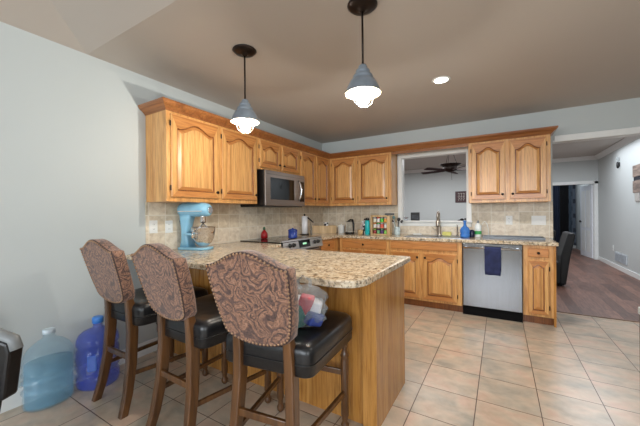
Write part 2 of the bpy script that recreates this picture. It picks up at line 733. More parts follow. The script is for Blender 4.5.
# backsplash
struct('trim_7', bx(0.0, -3.165, .914, .012, -.012, 1.37), m_splash_l)
b = MB()
b.box(.012, -.012, .914, 1.37, 0, 1.37)
b.box(1.37, -.012, .914, 2.40, 0, OZ0 - .06)
b.box(2.40, -.012, .914, 3.30, 0, 1.37)
struct('trim_8', b, m_splash_b)

# ------------------------------------------------------------------ cabinets
def door_shape(w, h, inset, fr, arch, n=18):
    x0, x1 = fr + inset, w - fr - inset
    z0 = fr + inset
    zt = h - fr - inset
    pts = [(x0, z0), (x1, z0)]
    for i in range(n + 1):
        x = x1 + (x0 - x1) * i / n
        u = abs((x - w / 2) / ((w / 2 - fr)))
        s_ = .5 * (1 + math.cos(PI * min(1, u / .80))) if arch else 1
        s_ = s_ ** .8
        pts.append((x, zt - arch * (1 - s_)))
    return pts


def make_door(name, w, h, parent, arch=.05, fr=.055, knob=None, knob_mat=None, hinge='l', th=.022):
    """local: x right, z up, front towards -y, back at y=0"""
    root = thing(name, '', '')
    del root['label'], root['category']
    root.parent = parent
    n = 18
    L1 = door_shape(w, h, 0, fr, arch, n)
    outer = [(0, 0), (w, 0)] + [(w - w * i / n, h) for i in range(n + 1)]
    b = MB()
    bm = b.bm
    e = .004
    def inn(pts, d):
        cx, cz = w / 2, h / 2
        return [(p[0] + (d if p[0] < cx - 1e-6 else -d if p[0] > cx + 1e-6 else 0), p[1] + (d if p[1] < cz else -d)) for p in pts]
    rings = [([(x, 0, z) for x, z in outer]), ([(x, -th + e, z) for x, z in outer]),
             ([(min(max(x, e), w - e), -th, min(max(z, e), h - e)) for x, z in outer]),
             ([(x, -th, z) for x, z in L1]),
             ([(x, -th + .012, z) for x, z in door_shape(w, h, .004, fr, arch, n)])]
    vr = [[bm.verts.new(p) for p in r] for r in rings]
    N = len(outer)
    for ri, (a, c) in enumerate(zip(vr, vr[1:])):
        for i in range(N):
            j = (i + 1) % N
            f = bm.faces.new((a[i], a[j], c[j], c[i]))
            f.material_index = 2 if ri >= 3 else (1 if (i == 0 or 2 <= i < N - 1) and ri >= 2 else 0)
    bm.faces.new(vr[0][::-1])
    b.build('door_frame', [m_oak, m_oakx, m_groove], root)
    # raised panel
    b = MB()
    bm = b.bm
    rings = [[(x, -th + .012, z) for x, z in door_shape(w, h, .002, fr, arch, n)],
             [(x, -th + .011, z) for x, z in door_shape(w, h, .010, fr, arch, n)],
             [(x, -th + .001, z) for x, z in door_shape(w, h, .038, fr, arch, n)]]
    vr = [[bm.verts.new(p) for p in r] for r in rings]
    for ri, (a, c) in enumerate(zip(vr, vr[1:])):
        for i in range(N):
            j = (i + 1) % N
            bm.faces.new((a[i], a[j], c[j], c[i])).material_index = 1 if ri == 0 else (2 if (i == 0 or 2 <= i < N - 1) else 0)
    bm.faces.new(vr[-1])
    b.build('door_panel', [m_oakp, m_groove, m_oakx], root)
    if knob:
        kx, kz = knob
        MB().lathe([(.006, 0), (.005, .008), (.013, .014), (.015, .020), (.011, .025), (.003, .027)], (kx, -th, kz), 12, axis='y').build('knob', m_blackmet, root).scale = (1, 1, 1)
        ob = root.children[-1]
        # lathe axis y grows backwards, flip it to the front
        for v_ in ob.data.vertices:
            v_.co.y = -th - (v_.co.y + th)
    hx = -.004 if hinge == 'l' else w + .004
    for hz in (.06, h - .10):
        MB().lathe([(.004, hz - .006), (.006, hz), (.006, hz + .036), (.004, hz + .042)], (hx, -th * .6, 0), 8).build('hinge', m_blackmet, root)
    return root


def place(o, loc, face):
    o.location = loc
    o.rotation_euler = (0, 0, 0 if face == 'back' else PI / 2)


def kz_l(w, h, low=True):
    return (.028, .06) if low else (.028, h - .06)


def kz_r(w, h, low=True):
    return (w - .028, .06) if low else (w - .028, h - .06)


# Left-wall doors: local x -> world +y (rotated 90 deg), front -y -> world +x
UZ0, UZ1 = 1.364, 2.153
D = .311
BD = .61


def cab(name, label, x0, y0, z0, x1, y1, z1, cat='cabinet', mat=None):
    r = thing(name, label, cat, (x0, y0, z0))
    bx(0, 0, 0, x1 - x0, y1 - y0, z1 - z0).build('cabinet_body', mat or m_oak, r, bevel=.002)
    return r


def put_door(cabin, name, x, y, z, w, h, face, **kw):
    d = make_door(name, w, h, cabin, **kw)
    place(d, Vector((x, y, z)) - Vector(cabin.location), face)
    return d


cA = cab('wall_cabinet', 'long oak wall cabinet with two tall arched doors above the blue mixer', 0.0, -3.156, UZ0, D, -2.045, UZ1)
for (y0, y1, hg) in ((-3.122, -2.618, 'l'), (-2.572, -2.068, 'l')):
    w_ = y1 - y0
    put_door(cA, 'door', D, y0, UZ0 + .04, w_, .715, 'left', arch=.06, knob=kz_r(w_, .7), hinge='l')
cB = cab('wall_cabinet', 'short oak wall cabinet directly above the microwave', 0.0, -2.043, 1.775, D, -1.192, UZ1)
for k, (y0, y1) in enumerate(((-2.015, -1.635), (-1.595, -1.215))):
    w_ = y1 - y0
    put_door(cB, 'door', D, y0, 1.80, w_, .32, 'left', arch=.05, fr=.05, knob=kz_r(w_, .3) if k == 0 else kz_l(w_, .3), hinge='l' if k == 0 else 'r')
cC = cab('wall_cabinet', 'oak wall cabinet with narrow doors between microwave and room corner', 0.0, -1.190, UZ0, D, -.001, UZ1)
for k, (y0, y1) in enumerate(((-1.155, -.785), (-.74, -.37))):
    w_ = y1 - y0
    put_door(cC, 'door', D, y0, UZ0 + .04, w_, .715, 'left', arch=.05, fr=.05, knob=kz_r(w_, .7) if k == 0 else kz_l(w_, .7), hinge='l' if k == 0 else 'r')
cD = cab('wall_cabinet', 'oak wall cabinet on the back wall left of the pass-through, above the kettle', .312, -D, UZ0, 1.36, -.001, UZ1)
for k, (x0, x1) in enumerate(((.365, .785), (.835, 1.325))):
    w_ = x1 - x0
    put_door(cD, 'door', x0, -D, UZ0 + .04, w_, .715, 'back', arch=.06, knob=kz_r(w_, .7), hinge='l')
cE = cab('wall_cabinet', 'oak wall cabinet above the dishwasher, right of the pass-through', 2.387, -D, UZ0, 3.248, -.001, UZ1)
for k, (x0, x1) in enumerate(((2.425, 2.795), (2.845, 3.205))):
    w_ = x1 - x0
    put_door(cE, 'door', x0, -D, UZ0 + .04, w_, .715, 'back', arch=.06, knob=kz_r(w_, .7) if k == 0 else kz_l(w_, .7), hinge='l' if k == 0 else 'r')

# crown moulding swept along cabinet tops and valance board over the pass-through
prof = [(0, 0), (.008, .012), (.014, .018), (.030, .034), (.052, .048), (.062, .062), (.062, .078), (0, .078)]
path = [((0.001, -3.158), (0, -1)), ((D + .0, -3.158), (1, -1)), ((D, -D), (1, -1)), ((3.25, -D), (1, -1)), ((3.25, -.001), (1, 0))]
b = MB()
secs = []
for (px, py), (nx, ny) in path:
    secs.append([(px + nx * o_, py + ny * o_, UZ1 - .012 + z_) for o_, z_ in prof])
b.sweep(secs)
tag(b.build('crown_molding', m_oakd), 'stained oak crown molding running along the tops of the wall cabinets', 'molding')
tag(bx(1.361, -D + .001, 2.105, 2.386, -D + .02, UZ1 - .0125).build('valance_board', m_oakd), 'plain oak board bridging the gap above the pass-through between two wall cabinets', 'valance')

# base cabinets
def drawer(cabin, x, y, z, w, h, face, knob=True):
    b = MB()
    b.box(0, -.019, 0, w, 0, h)
    o = b.build('drawer', m_oakx, cabin, bevel=.006, seg=3)
    place(o, Vector((x, y, z)) - Vector(cabin.location), face)
    if knob:
        k = MB().lathe([(.006, 0), (.005, -.008), (.013, -.014), (.015, -.020), (.011, -.025), (.003, -.027)], (w / 2, -.019, h / 2), 12, axis='y').build('knob', m_blackmet, o)
    return o


TK = .09
def base_cab(label, x0, x1, extra=None):
    r = thing('base_cabinet', label, 'cabinet', (x0, -BD, 0))
    b = MB()
    b.box(0, 0, TK, x1 - x0, BD - .01, .874)
    b.build('cabinet_body', m_oak, r, bevel=.002)
    bx(0, .05, 0, x1 - x0, BD - .01, TK - .001).build('toe_kick', m_groove, r)
    return r


bc1 = base_cab('oak base cabinet under the spice rack with one wide drawer', .645, 1.415)
drawer(bc1, .70, -BD, .735, .68, .115, 'back')
put_door(bc1, 'door', .70, -BD, .12, .33, .59, 'back', arch=.05, knob=(.30, .53), hinge='l')
put_door(bc1, 'door', 1.05, -BD, .12, .33, .59, 'back', arch=.05, knob=(.03, .53), hinge='r')
bc2 = base_cab('oak sink base cabinet with false drawer front left of the dishwasher', 1.417, 2.333)
drawer(bc2, 1.445, -BD, .76, .835, .10, 'back', knob=False)
put_door(bc2, 'door', 1.445, -BD, .12, .385, .60, 'back', arch=.055, knob=(.357, .54), hinge='l')
put_door(bc2, 'door', 1.872, -BD, .12, .405, .60, 'back', arch=.055, knob=(.028, .54), hinge='r')
bc3 = base_cab('narrow oak base cabinet with one drawer and one door right of the dishwasher', 2.955, 3.248)
drawer(bc3, 3.003, -BD, .745, .185, .095, 'back')
put_door(bc3, 'door', 3.003, -BD, .12, .185, .585, 'back', arch=.03, fr=.04, hinge='r')
# the end panel runs to the floor
bx(.275, -.002, 0, .297, BD - .01, .874).build('end_panel', m_oakpen, bc3)
# corner cabinet and small cabinets on the left wall
r = thing('base_cabinet', 'oak corner base cabinet with a small drawer right of the range', 'cabinet', (0, -1.16, 0))
bx(.013, 0, TK, BD, 1.147, .874).build('cabinet_body', m_oak, r)
bx(.013, 0, 0, BD - .06, 1.147, TK - .001).build('toe_kick', m_groove, r)
drawer(r, BD, -1.125, .735, .38, .115, 'left')
put_door(r, 'door', BD, -1.125, .12, .38, .59, 'left', arch=.05, knob=(.03, .53), hinge='r')
r = thing('base_cabinet', 'oak base cabinet between the range and the peninsula', 'cabinet', (0, -2.455, 0))
bx(.013, 0, TK, BD, .40, .874).build('cabinet_body', m_oak, r)
bx(.013, 0, 0, BD - .06, .40, TK - .001).build('toe_kick', m_groove, r)
drawer(r, BD, -2.415, .735, .35, .115, 'left')
put_door(r, 'door', BD, -2.415, .12, .35, .59, 'left', arch=.05, knob=(.32, .53), hinge='l')

# peninsula base
PX, PY0, PY1 = 2.132, -3.05, -2.47
r = thing('peninsula_base', 'golden oak veneered peninsula base carrying the granite counter', 'kitchen island', (0, PY1, 0))
bx(.013, PY0 - PY1 + .02, 0, PX - .02, -.001, .874).build('cabinet_body', m_oakpen, r)
bx(PX - .02, PY0 - PY1 + .0, 0, PX, 0, .874).build('end_panel', m_oakpen, r, bevel=.002)
bx(PX - .085, PY0 - PY1 - .012, 0, PX + .001, PY0 - PY1 + .019, .874).build('corner_post', m_oakpen, r, bevel=.003)
for k in range(1, 4):
    bx(.013 + k * .5, PY0 - PY1 + .012, 0, .045 + k * .5 + .02, PY0 - PY1 + .0199, .874).build('panel_batten', m_oakpen, r)

# counters
def rounded(pts, rads, n=8):
    out = []
    N = len(pts)
    for i, p in enumerate(pts):
        r_ = rads[i]
        p = Vector(p)
        if r_ <= 0:
            out.append(tuple(p))
            continue
        a = (Vector(pts[i - 1]) - p).normalized()
        c = (Vector(pts[(i + 1) % N]) - p).normalized()
        p0, p1 = p + a * r_, p + c * r_
        for k in range(n + 1):
            s_ = k / n
            out.append(tuple((1 - s_) ** 2 * p0 + 2 * s_ * (1 - s_) * p + s_ ** 2 * p1))
    return out


out = rounded([(.013, -3.345), (2.150, -3.345), (2.150, -2.335), (.655, -2.33), (.655, -2.035), (.013, -2.035)], [0, .16, .03, .12, 0, 0])
b = MB()
b.prism(out, .875, .914, 'xy')
tag(b.build('countertop', m_granite, bevel=.008, seg=3), 'speckled beige granite peninsula countertop with the mixer on it', 'countertop')
b = MB()
out = [(.013, -1.150), (.64, -1.150), (.64, -.638), (3.272, -.638), (3.272, -.013), (.013, -.013)]
b.prism(out, .875, .914, 'xy')
tag(b.build('countertop', m_granite, bevel=.006, seg=3), 'speckled granite countertop along the back wall above the dishwasher', 'countertop')

# ------------------------------------------------------------------ appliances
# range
r = thing('range', 'slide-in electric range with black glass top and steel front controls', 'stove', (.013, -2.030, 0))
bx(.0, .005, .02, .60, .864, .88).build('range_body', m_black, r)
bx(.0, .0, .885, .645, .866, .925).build('cooktop', m_glassblk, r, bevel=.004)
b = MB()
for (cx_, cy_, rr) in ((.2, .22, .10), (.2, .64, .085), (.46, .22, .085), (.46, .64, .11)):
    b.lathe([(rr - .003, .9255), (rr, .9255), (rr, .926), (rr - .003, .926)], (cx_, cy_, 0), 32, cap=False)
b.build('burner_ring', plain('burner_mark', (60, 60, 64), .3), r)
b = MB()
b.prism([(.605, .80), (.645, .80), (.668, .815), (.640, .940), (.628, .945), (.605, .93)], .012, .863, 'xz')
cp = b.build('control_panel', steel('panel_steel', 'y', (196, 197, 200), .3), r)
slope = Vector((.668 - .640, 0, .815 - .940)).normalized()
nrm = Vector((.125, 0, .028)).normalized()
ctr = Vector((.654, 0, .878))
for yk in (.13, .205, .67, .745):
    k = MB().lathe([(.026, 0), (.026, .006), (.019, .010), (.017, .028), (.006, .030)], (0, 0, 0), 14).build('knob', m_black, cp)
    k.rotation_euler = (0, math.atan2(nrm.x, nrm.z), 0)
    k.location = ctr + Vector((0, yk, 0))
k = bx(-.042, -.12, 0, .042, .12, .004).build('display', m_glassblk, cp)
k.rotation_euler = (0, math.atan2(nrm.x, nrm.z), 0)
k.location = ctr + Vector((0, .435, 0))
k2 = MB()
for j in range(4):
    k2.box(-.012, -.04 + j * .022, .004, .010, -.028 + j * .022, .0052)
k2.build('display_digits', emit('green_digits', (90, 255, 170), .6), k)
bx(.60, .012, .20, .635, .863, .785).build('oven_door', m_steely, r, bevel=.004)
bx(.636, .14, .32, .640, .735, .62).build('oven_window', m_glassblk, r)
MB().tube([(.635, .09, .73), (.685, .09, .73), (.685, .785, .73), (.635, .785, .73)], .012, 10).build('oven_handle', m_chrome, r)
bx(.60, .012, .03, .635, .863, .19).build('storage_drawer', m_steely, r, bevel=.004)

# microwave
my0, my1 = -2.020, -1.208
r = thing('microwave', 'stainless over-the-range microwave with curved vertical handle', 'microwave', (.013, my0, 1.345))
W = my1 - my0
bx(0, 0, .0, .385, W, .42).build('microwave_body', m_black, r, bevel=.003)
bx(.0, .005, -.012, .36, W - .005, -.001).build('vent_base', m_black, r)
fr_ = MB()
fr_.box(.386, 0, .0, .405, W, .415)
fr = fr_.build('microwave_door', m_steely, r, bevel=.003)
bx(.4055, .09, .075, .409, .56, .335).build('door_window', m_glassblk, fr, bevel=.001)
bx(.4055, W - .115, .06, .409, W - .02, .33).build('control_pad', m_glassblk, fr)
bx(.4055, 0.02, .372, .4065, W - .02, .375).build('vent_slot', m_black, fr)
pts = []
for i in range(13):
    a = i / 12
    pts.append((.408 + .05 * math.sin(PI * a) ** .6, W - .155, .075 + .26 * a))
MB().tube(pts, .011, 10).build('door_handle', m_chrome, fr)

# dishwasher
r = thing('dishwasher', 'stainless steel dishwasher with a bar handle across its top', 'dishwasher', (2.338, -BD, 0))
W = .612
bx(0, 0, .10, W, .58, .872).build('dishwasher_body', m_black, r)
bx(.006, -.030, .112, W - .002, -.001, .868).build('front_panel', m_steel, r, bevel=.006, seg=3)
bx(0, -.006, .0, W, .05, .108).build('toe_panel', m_toe, r)
h_ = MB()
h_.tube([(.02, -.068, .822), (W - .02, -.068, .822)], .011, 10)
h_.box(.035, -.066, .812, .06, -.030, .832)
h_.box(W - .06, -.066, .812, W - .035, -.030, .832)
h_.build('bar_handle', m_chrome, r)
# towel on the handle
b = MB()
bm = b.bm
prof = []
for i in range(9):
    prof.append((-.0825 - .004, .52 + .30 * i / 8))
for i in range(1, 7):
    a = PI * i / 7
    prof.append((-.068 - .0165 * math.cos(a), .822 + .0165 * math.sin(a)))
for i in range(5):
    prof.append((-.0475, .82 - .26 * i / 4))
nx = 16
grid = []
for i in range(nx + 1):
    u = i / nx
    row = []
    for j, (yy, zz) in enumerate(prof):
        fold = .006 * math.sin(u * 11 + 1) * (1 if j < 9 else .0) * (1 - (j / 9 if j < 9 else 1))
        xx = 2.338 + .240 + (.168 - .012 * (1 - min(j, 8) / 8)) * u + .005 * (1 - min(j, 8) / 8)
        row.append(bm.verts.new((xx, -BD + yy + fold - (.002 if j < 9 else 0), zz)))
    grid.append(row)
for i in range(nx):
    for j in range(len(prof) - 1):
        bm.faces.new((grid[i][j], grid[i + 1][j], grid[i + 1][j + 1], grid[i][j + 1])).smooth = True
tw = b.build('hand_towel', plain('navy_terry', (38, 46, 84), .9, var=.15))
md = tw.modifiers.new('thick', 'SOLIDIFY')
md.thickness = .006
md.offset = 0
tag(tw, 'navy blue towel hanging over the dishwasher handle', 'towel')

# ------------------------------------------------------------------ stand mixer
r = thing('stand_mixer', 'light blue stand mixer with steel bowl on the granite peninsula', 'mixer', (.205, -2.80, .914), math.radians(14))
r.scale = (1, 1, 1.08)
# local: head points +x
b = MB()
b.sweep([[(x, y, z) for x, y in rounded([(-.15, -.10), (.17, -.10), (.17, .10), (-.15, .10)], [.06, .09, .09, .06], 6)] for z in (0.0, .022)])
b.build('mixer_base', m_mixer, r, bevel=.008, seg=3)
secs = []
for z, x0, x1, hw in ((.02, -.145, -.03, .06), (.08, -.135, -.055, .05), (.18, -.14, -.065, .045), (.27, -.15, -.04, .05), (.31, -.15, -.02, .055)):
    secs.append([(x, y, z) for x, y in rounded([(x0, -hw), (x1, -hw), (x1, hw), (x0, hw)], [.025] * 4, 4)])
MB().sweep(secs, smooth=True).build('mixer_column', m_mixer, r)
# head: lofted along x
secs = []
for x, hz, hy, zc in ((-.175, .035, .03, .35), (-.165, .055, .055, .352), (-.12, .066, .066, .355), (0, .068, .068, .356), (.10, .062, .062, .354), (.15, .055, .055, .35), (.168, .04, .04, .348)):
    secs.append([(x, hy * math.cos(2 * PI * k / 20), zc + hz * math.sin(2 * PI * k / 20)) for k in range(20)])
MB().sweep(secs, smooth=True).build('mixer_head', m_mixer, r)
secs = []
for x, q in ((.169, .03), (.178, .028)):
    secs.append([(x, q * math.cos(2 * PI * k / 20), .348 + q * math.sin(2 * PI * k / 20)) for k in range(20)])
MB().sweep(secs, smooth=True).build('attachment_hub', m_chrome, r)
b = MB()
for sgn in (-1, 1):
    b.box(-.15, sgn * .0665 - .002, .335, .13, sgn * .0665 + .002, .343)
b.build('trim_band', m_chrome, r)
MB().lathe([(.024, .235), (.026, .25), (.026, .29), (.03, .30)], (.09, 0, 0), 14).build('beater_shaft', m_chrome, r)
b = MB()
for k in range(6):
    a = PI * k / 6
    pts = [(.09 + .045 * math.sin(PI * q / 12) * math.cos(a), .045 * math.sin(PI * q / 12) * math.sin(a), .235 - .13 * (q / 12)) for q in range(13)]
    b.tube(pts, .0018, 5)
    pts = [(.09 - .045 * math.sin(PI * q / 12) * math.cos(a), -.045 * math.sin(PI * q / 12) * math.sin(a), .235 - .13 * (q / 12)) for q in range(13)]
    b.tube(pts, .0018, 5)
b.build('whisk', m_chrome, r)
b = MB()
prof = [(.045, .035), (.05, .04), (.075, .06), (.098, .10), (.108, .15), (.112, .195), (.115, .197), (.111, .199), (.106, .15), (.095, .10), (.07, .063), (.02, .05)]
b.lathe(prof, (.09, 0, 0), 32)
bw = b.build('mixing_bowl', m_chrome, r)
MB().tube([(.09, -.11, .17), (.09, -.15, .16), (.09, -.155, .12), (.09, -.105, .10)], .006, 8).build('bowl_handle', m_chrome, bw)
b = MB()
for sgn in (-1, 1):
    MB().tube([(-.06, sgn * .04, .14), (-.03, sgn * .11, .14), (.05, sgn * .118, .14)], .009, 8).build('bowl_arm', m_mixer, r)
b = MB()
b.tube([(-.165, 0, .33), (-.19, .01, .25), (-.175, .03, .12), (-.17, .04, .02), (-.185, .03, .005)], .004, 6)
b.build('power_cord', m_black, r)

# ------------------------------------------------------------------ stools
def rect(cx_, cy_, z, w_, d_, r_=None):
    r_ = r_ or min(w_, d_) * .2
    return [(x, y, z) for x, y in rounded([(cx_ - w_ / 2, cy_ - d_ / 2), (cx_ + w_ / 2, cy_ - d_ / 2), (cx_ + w_ / 2, cy_ + d_ / 2), (cx_ - w_ / 2, cy_ + d_ / 2)], [r_] * 4, 2)]


def back_outline(n=16):
    """shield outline in (x, z), clockwise from left top corner: camel top, tapered sides, rounded bottom"""
    top = []
    for i in range(n + 1):
        u = -1 + 2 * i / n
        bump_ = .5 * (1 + math.cos(PI * min(1, abs(u) / .96)))
        top.append((.206 * u, 1.036 + .066 * bump_ ** .8))
    right = [(.204, .98), (.201, .92), (.195, .86), (.186, .80), (.174, .750)]
    bot = []
    for i in range(1, 12):
        a = i / 12
        x = .174 * math.cos(PI * a)
        bot.append((x, .745 - .074 * math.sin(PI * a)))
    left = [(-x, z) for x, z in right[::-1]]
    return top + right + bot + left


def make_stool(label, loc, rz):
    r = thing('bar_stool', label, 'bar stool', loc, rz, 'bar stools along the peninsula')
    # rear sabre legs that run on up behind the seat
    for sx in (-1, 1):
        secs = []
        for z, y, x, wd, dp in ((0, -.300, .172, .040, .048), (.12, -.266, .162, .042, .052), (.30, -.236, .148, .044, .058), (.50, -.222, .138, .046, .062), (.62, -.226, .134, .046, .058), (.70, -.238, .132, .042, .046), (.78, -.256, .130, .034, .036)):
            secs.append(rect(sx * x, y, z, wd, dp, .008))
        MB().sweep(secs, smooth=False).build('leg', m_stool, r, bevel=.002)
    # turned front legs
    for sx in (-1, 1):
        b = MB()
        b.lathe([(.014, 0), (.022, .012), (.024, .03), (.014, .05), (.018, .06), (.018, .075), (.023, .085), (.021, .25), (.024, .40), (.020, .42), (.026, .43), (.018, .445), (.014, .465), (.022, .50), (.024, .515), (.016, .535)], (sx * .215, .275, 0), 14)
        b.box(sx * .215 - .024, .251, .535, sx * .215 + .024, .299, .60)
        b.build('leg', m_stool, r)
    # stretchers
    for sx in (-1, 1):
        MB().sweep([rect_yz(sx * .154, -.245, .235, .020, .026), rect_yz(sx * .215, .275, .215, .020, .026)]).build('stretcher', m_stool, r, bevel=.003)
    MB().sweep([rect_xz(.275, -.21, .33, .018, .032), rect_xz(.275, .21, .33, .018, .032)]).build('stretcher', m_stool, r, bevel=.003)
    secs = []
    for i in range(9):
        u = -1 + 2 * i / 8
        secs.append(rect_xz(-.240 - .015 * (1 - u * u), .146 * u, .335 + .012 * (1 - u * u), .018, .034))
    MB().sweep(secs).build('stretcher', m_stool, r, bevel=.003)
    # seat: leather box cushion
    b = MB()
    def seat_sec(z, k):
        return [(x * k, y * k + .02 * (1 - k), z) for x, y in rounded([(-.235, -.232), (.235, -.232), (.279, .300), (-.279, .300)], [.05, .05, .09, .09], 6)]
    b.sweep([seat_sec(.545, .98), seat_sec(.552, 1.0), seat_sec(.640, 1.0), seat_sec(.662, .985), seat_sec(.676, .94), seat_sec(.684, .84), seat_sec(.690, .6), seat_sec(.692, .3)], smooth=True)
    st = b.build('seat', m_leather, r)
    b = MB()
    sec = seat_sec(.600, 1.003)
    b.tube(sec + [sec[0]], .003, 5, cap=False)
    b.build('seat_welt', m_black, st)
    # upholstered back, leaning backwards; built flat then sheared into its lean
    ol = back_outline()
    lean = lambda z: -.245 - .27 * (z - .70)
    b = MB()
    cz = .9
    def ring(k, dy):
        return [(x * k, lean(z) + dy, cz + (z - cz) * k) for x, z in ol]
    b.sweep([ring(.97, -.036), ring(1.0, -.030), ring(1.0, .026), ring(.97, .038), ring(.80, .050)], smooth=False)
    bk = b.build('backrest', m_damask, r)
    for p in bk.data.polygons:
        p.use_smooth = len(p.vertices) == 4
    # nail heads along the edge of the rear face
    b = MB()
    pts = ring(.955, -.0365)
    tot = []
    for i in range(len(pts)):
        a = Vector(pts[i]); c_ = Vector(pts[(i + 1) % len(pts)])
        L = (c_ - a).length
        tot.append((a, c_, L))
    step = .019
    dacc = 0
    for a, c_, L in tot:
        while dacc < L:
            p = a.lerp(c_, dacc / L)
            b.lathe([(.0068, 0), (.0052, -.0035), (.0015, -.0055)], (p.x, p.y, p.z), 6, axis='y')
            dacc += step
        dacc -= L
    nh = b.build('nailhead_trim', plain('antique_brass', (168, 136, 108), .3, .8), bk)
    # gimp band under the nails
    b = MB()
    b.tube([(p[0], p[1] + .002, p[2]) for p in ring(.975, -.0345)] + [(ring(.975, -.0345)[0][0], ring(.975, -.0345)[0][1] + .002, ring(.975, -.0345)[0][2])], .005, 6, cap=False)
    b.build('edge_welt', plain('welt_brown', (70, 52, 48), .6), bk)
    return r


def rect_yz(x, y, z, wd, hg):
    return [(x - wd / 2, y, z - hg / 2), (x + wd / 2, y, z - hg / 2), (x + wd / 2, y, z + hg / 2), (x - wd / 2, y, z + hg / 2)]


def rect_xz(y, x, z, dp, hg):
    return [(x, y - dp / 2, z - hg / 2), (x, y + dp / 2, z - hg / 2), (x, y + dp / 2, z + hg / 2), (x, y - dp / 2, z + hg / 2)]


st1 = make_stool('damask-backed bar stool nearest the wall and the water bottles', (.550, -3.415, 0), 0)
st2 = copy_tree(st1)
st2.location = (1.185, -3.42, 0)
st2.rotation_euler = (0, 0, math.radians(-2))
st2['label'] = 'middle damask-backed bar stool, between the two other stools'
st3 = copy_tree(st1)
st3.location = (1.785, -3.42, 0)
st3.rotation_euler = (0, 0, math.radians(8))
st3['label'] = 'damask-backed bar stool at the open end with a plastic bag on its seat'

# plastic bag with groceries on the near stool
b = MB()
rnd = random.Random(3)
seg = 28
rings = []
for i in range(15):
    a = PI * i / 14
    ring = []
    for k in range(seg):
        th_ = 2 * PI * k / seg
        rr = math.sin(a) ** .8 * (1 + .10 * math.sin(3 * th_ + i * .7) + .07 * math.sin(7 * th_ - i * 1.3) + rnd.uniform(-.10, .10) + .10 * math.sin(5 * th_ + i * 2.1))
        ring.append((.105 * rr * math.cos(th_), .09 * rr * math.sin(th_), .115 - .115 * math.cos(a) * (1 if i < 8 else 1.1)))
    rings.append(ring)
rings[0] = [(p[0] + .0001 * k, p[1], 0) for k, p in enumerate(rings[0])]
b.sweep(rings, smooth=True)
t = NT('translucent_bag')
v = t.coord((1, 1, 1))
f = t.noise(v, 16, 4, .6, 1.5)
t.l(t.ramp(f, [(.3, (190, 205, 214)), (.7, (226, 234, 238))]), t.b.inputs['Base Color'])
t.set(Roughness=.25)
t.b.inputs['Alpha'].default_value = .24
t.bump(f, 1.0, .03)
bag = thing('plastic_bag', 'crumpled translucent plastic bag of colourful packets on the nearest stool seat', 'bag', (1.905, -3.43, .693), .4)
bag.scale = (1.0, 1.1, .84)
b.build('bag_film', t.m, bag)
b = MB()
b.tube([(-.03, 0, .22), (-.05, .02, .26), (-.02, .02, .29), (.02, 0, .27), (.02, 0, .235)], [.012, .008, .006, .008, .012], 6)
b.build('bag_knot', t.m, bag)
for nm, c_, l_, s_, e_ in (('packet', (196, 52, 66), (.0, -.035, .14), (.05, .03, .09), (.4, .3, .2)), ('packet', (40, 60, 130), (.045, -.03, .055), (.06, .04, .05), (.1, .4, .9)), ('packet', (50, 120, 110), (-.04, -.03, .075), (.05, .04, .10), (.2, -.3, .4)), ('packet', (220, 220, 224), (.0, .02, .09), (.10, .07, .09), (0, .2, .1)), ('packet', (196, 60, 90), (-.06, -.02, .03), (.04, .03, .04), (0, .2, .7))):
    o = bx(-s_[0] * .7, -s_[1] * .7, -s_[2] * .7, s_[0] * .7, s_[1] * .7, s_[2] * .7).build(nm, plain('packet_print', c_, .5), bag, bevel=.01, loc=l_, rot=e_)

# ------------------------------------------------------------------ water bottles
def bottle_loft(prof, c, sx=1, sy=1, seg=36, square=0):
    b = MB()
    b.lathe(prof, c, seg, sx, sy)
    return b


r = thing('water_bottle', 'clear ribbed water bottle, half full, standing by the wall nearest the camera', 'water bottle', (.128, -3.885, 0), math.radians(-4), 'large water bottles by the wall')
prof = [(.085, .004), (.112, .0), (.124, .012), (.128, .03), (.124, .10), (.133, .108), (.133, .118), (.122, .128), (.122, .160), (.133, .172), (.133, .182), (.122, .194), (.122, .212), (.133, .222), (.133, .232), (.122, .242), (.130, .29), (.124, .335), (.105, .38), (.07, .415), (.036, .435), (.029, .445), (.029, .475)]
b = MB().lathe(prof, (0, 0, 0), 36, .80, 1.06)
b.build('bottle_body', m_waterclear, r)
b = MB().lathe([(.08, .012), (.115, .014), (.118, .03), (.118, .285), (.02, .286)], (0, 0, 0), 30, .80, 1.06)
b.build('water', tinted('water', (138, 206, 242), .40), r)
MB().lathe([(.031, .462), (.034, .464), (.034, .488), (.030, .492)], (0, 0, 0), 20).build('cap', m_whitecap, r)
r = thing('water_bottle', 'deep blue water jug with side grip, beside the far stool by the wall', 'water bottle', (.145, -3.605, 0), math.radians(20), 'large water bottles by the wall')
prof = [(.09, .004), (.118, .0), (.130, .012), (.134, .03), (.134, .080), (.122, .095), (.122, .115), (.134, .130), (.134, .260), (.122, .275), (.122, .29), (.134, .305), (.132, .335), (.120, .37), (.09, .395), (.05, .41), (.032, .42), (.029, .43), (.029, .465)]
MB().lathe(prof, (0, 0, 0), 36).build('bottle_body', m_waterblue, r)
bx(-.030, -.137, .14, .030, -.10, .255).build('grip', tinted('blue_grip', (120, 160, 255), .7), r, bevel=.01, rot=(0, 0, .55))
MB().lathe([(.031, .448), (.035, .450), (.035, .488), (.028, .494)], (0, 0, 0), 20).build('cap', m_bluecap, r)

# ------------------------------------------------------------------ pendants and recessed light
m_enamel = plain('shade_white_enamel', (196, 176, 146), .5)


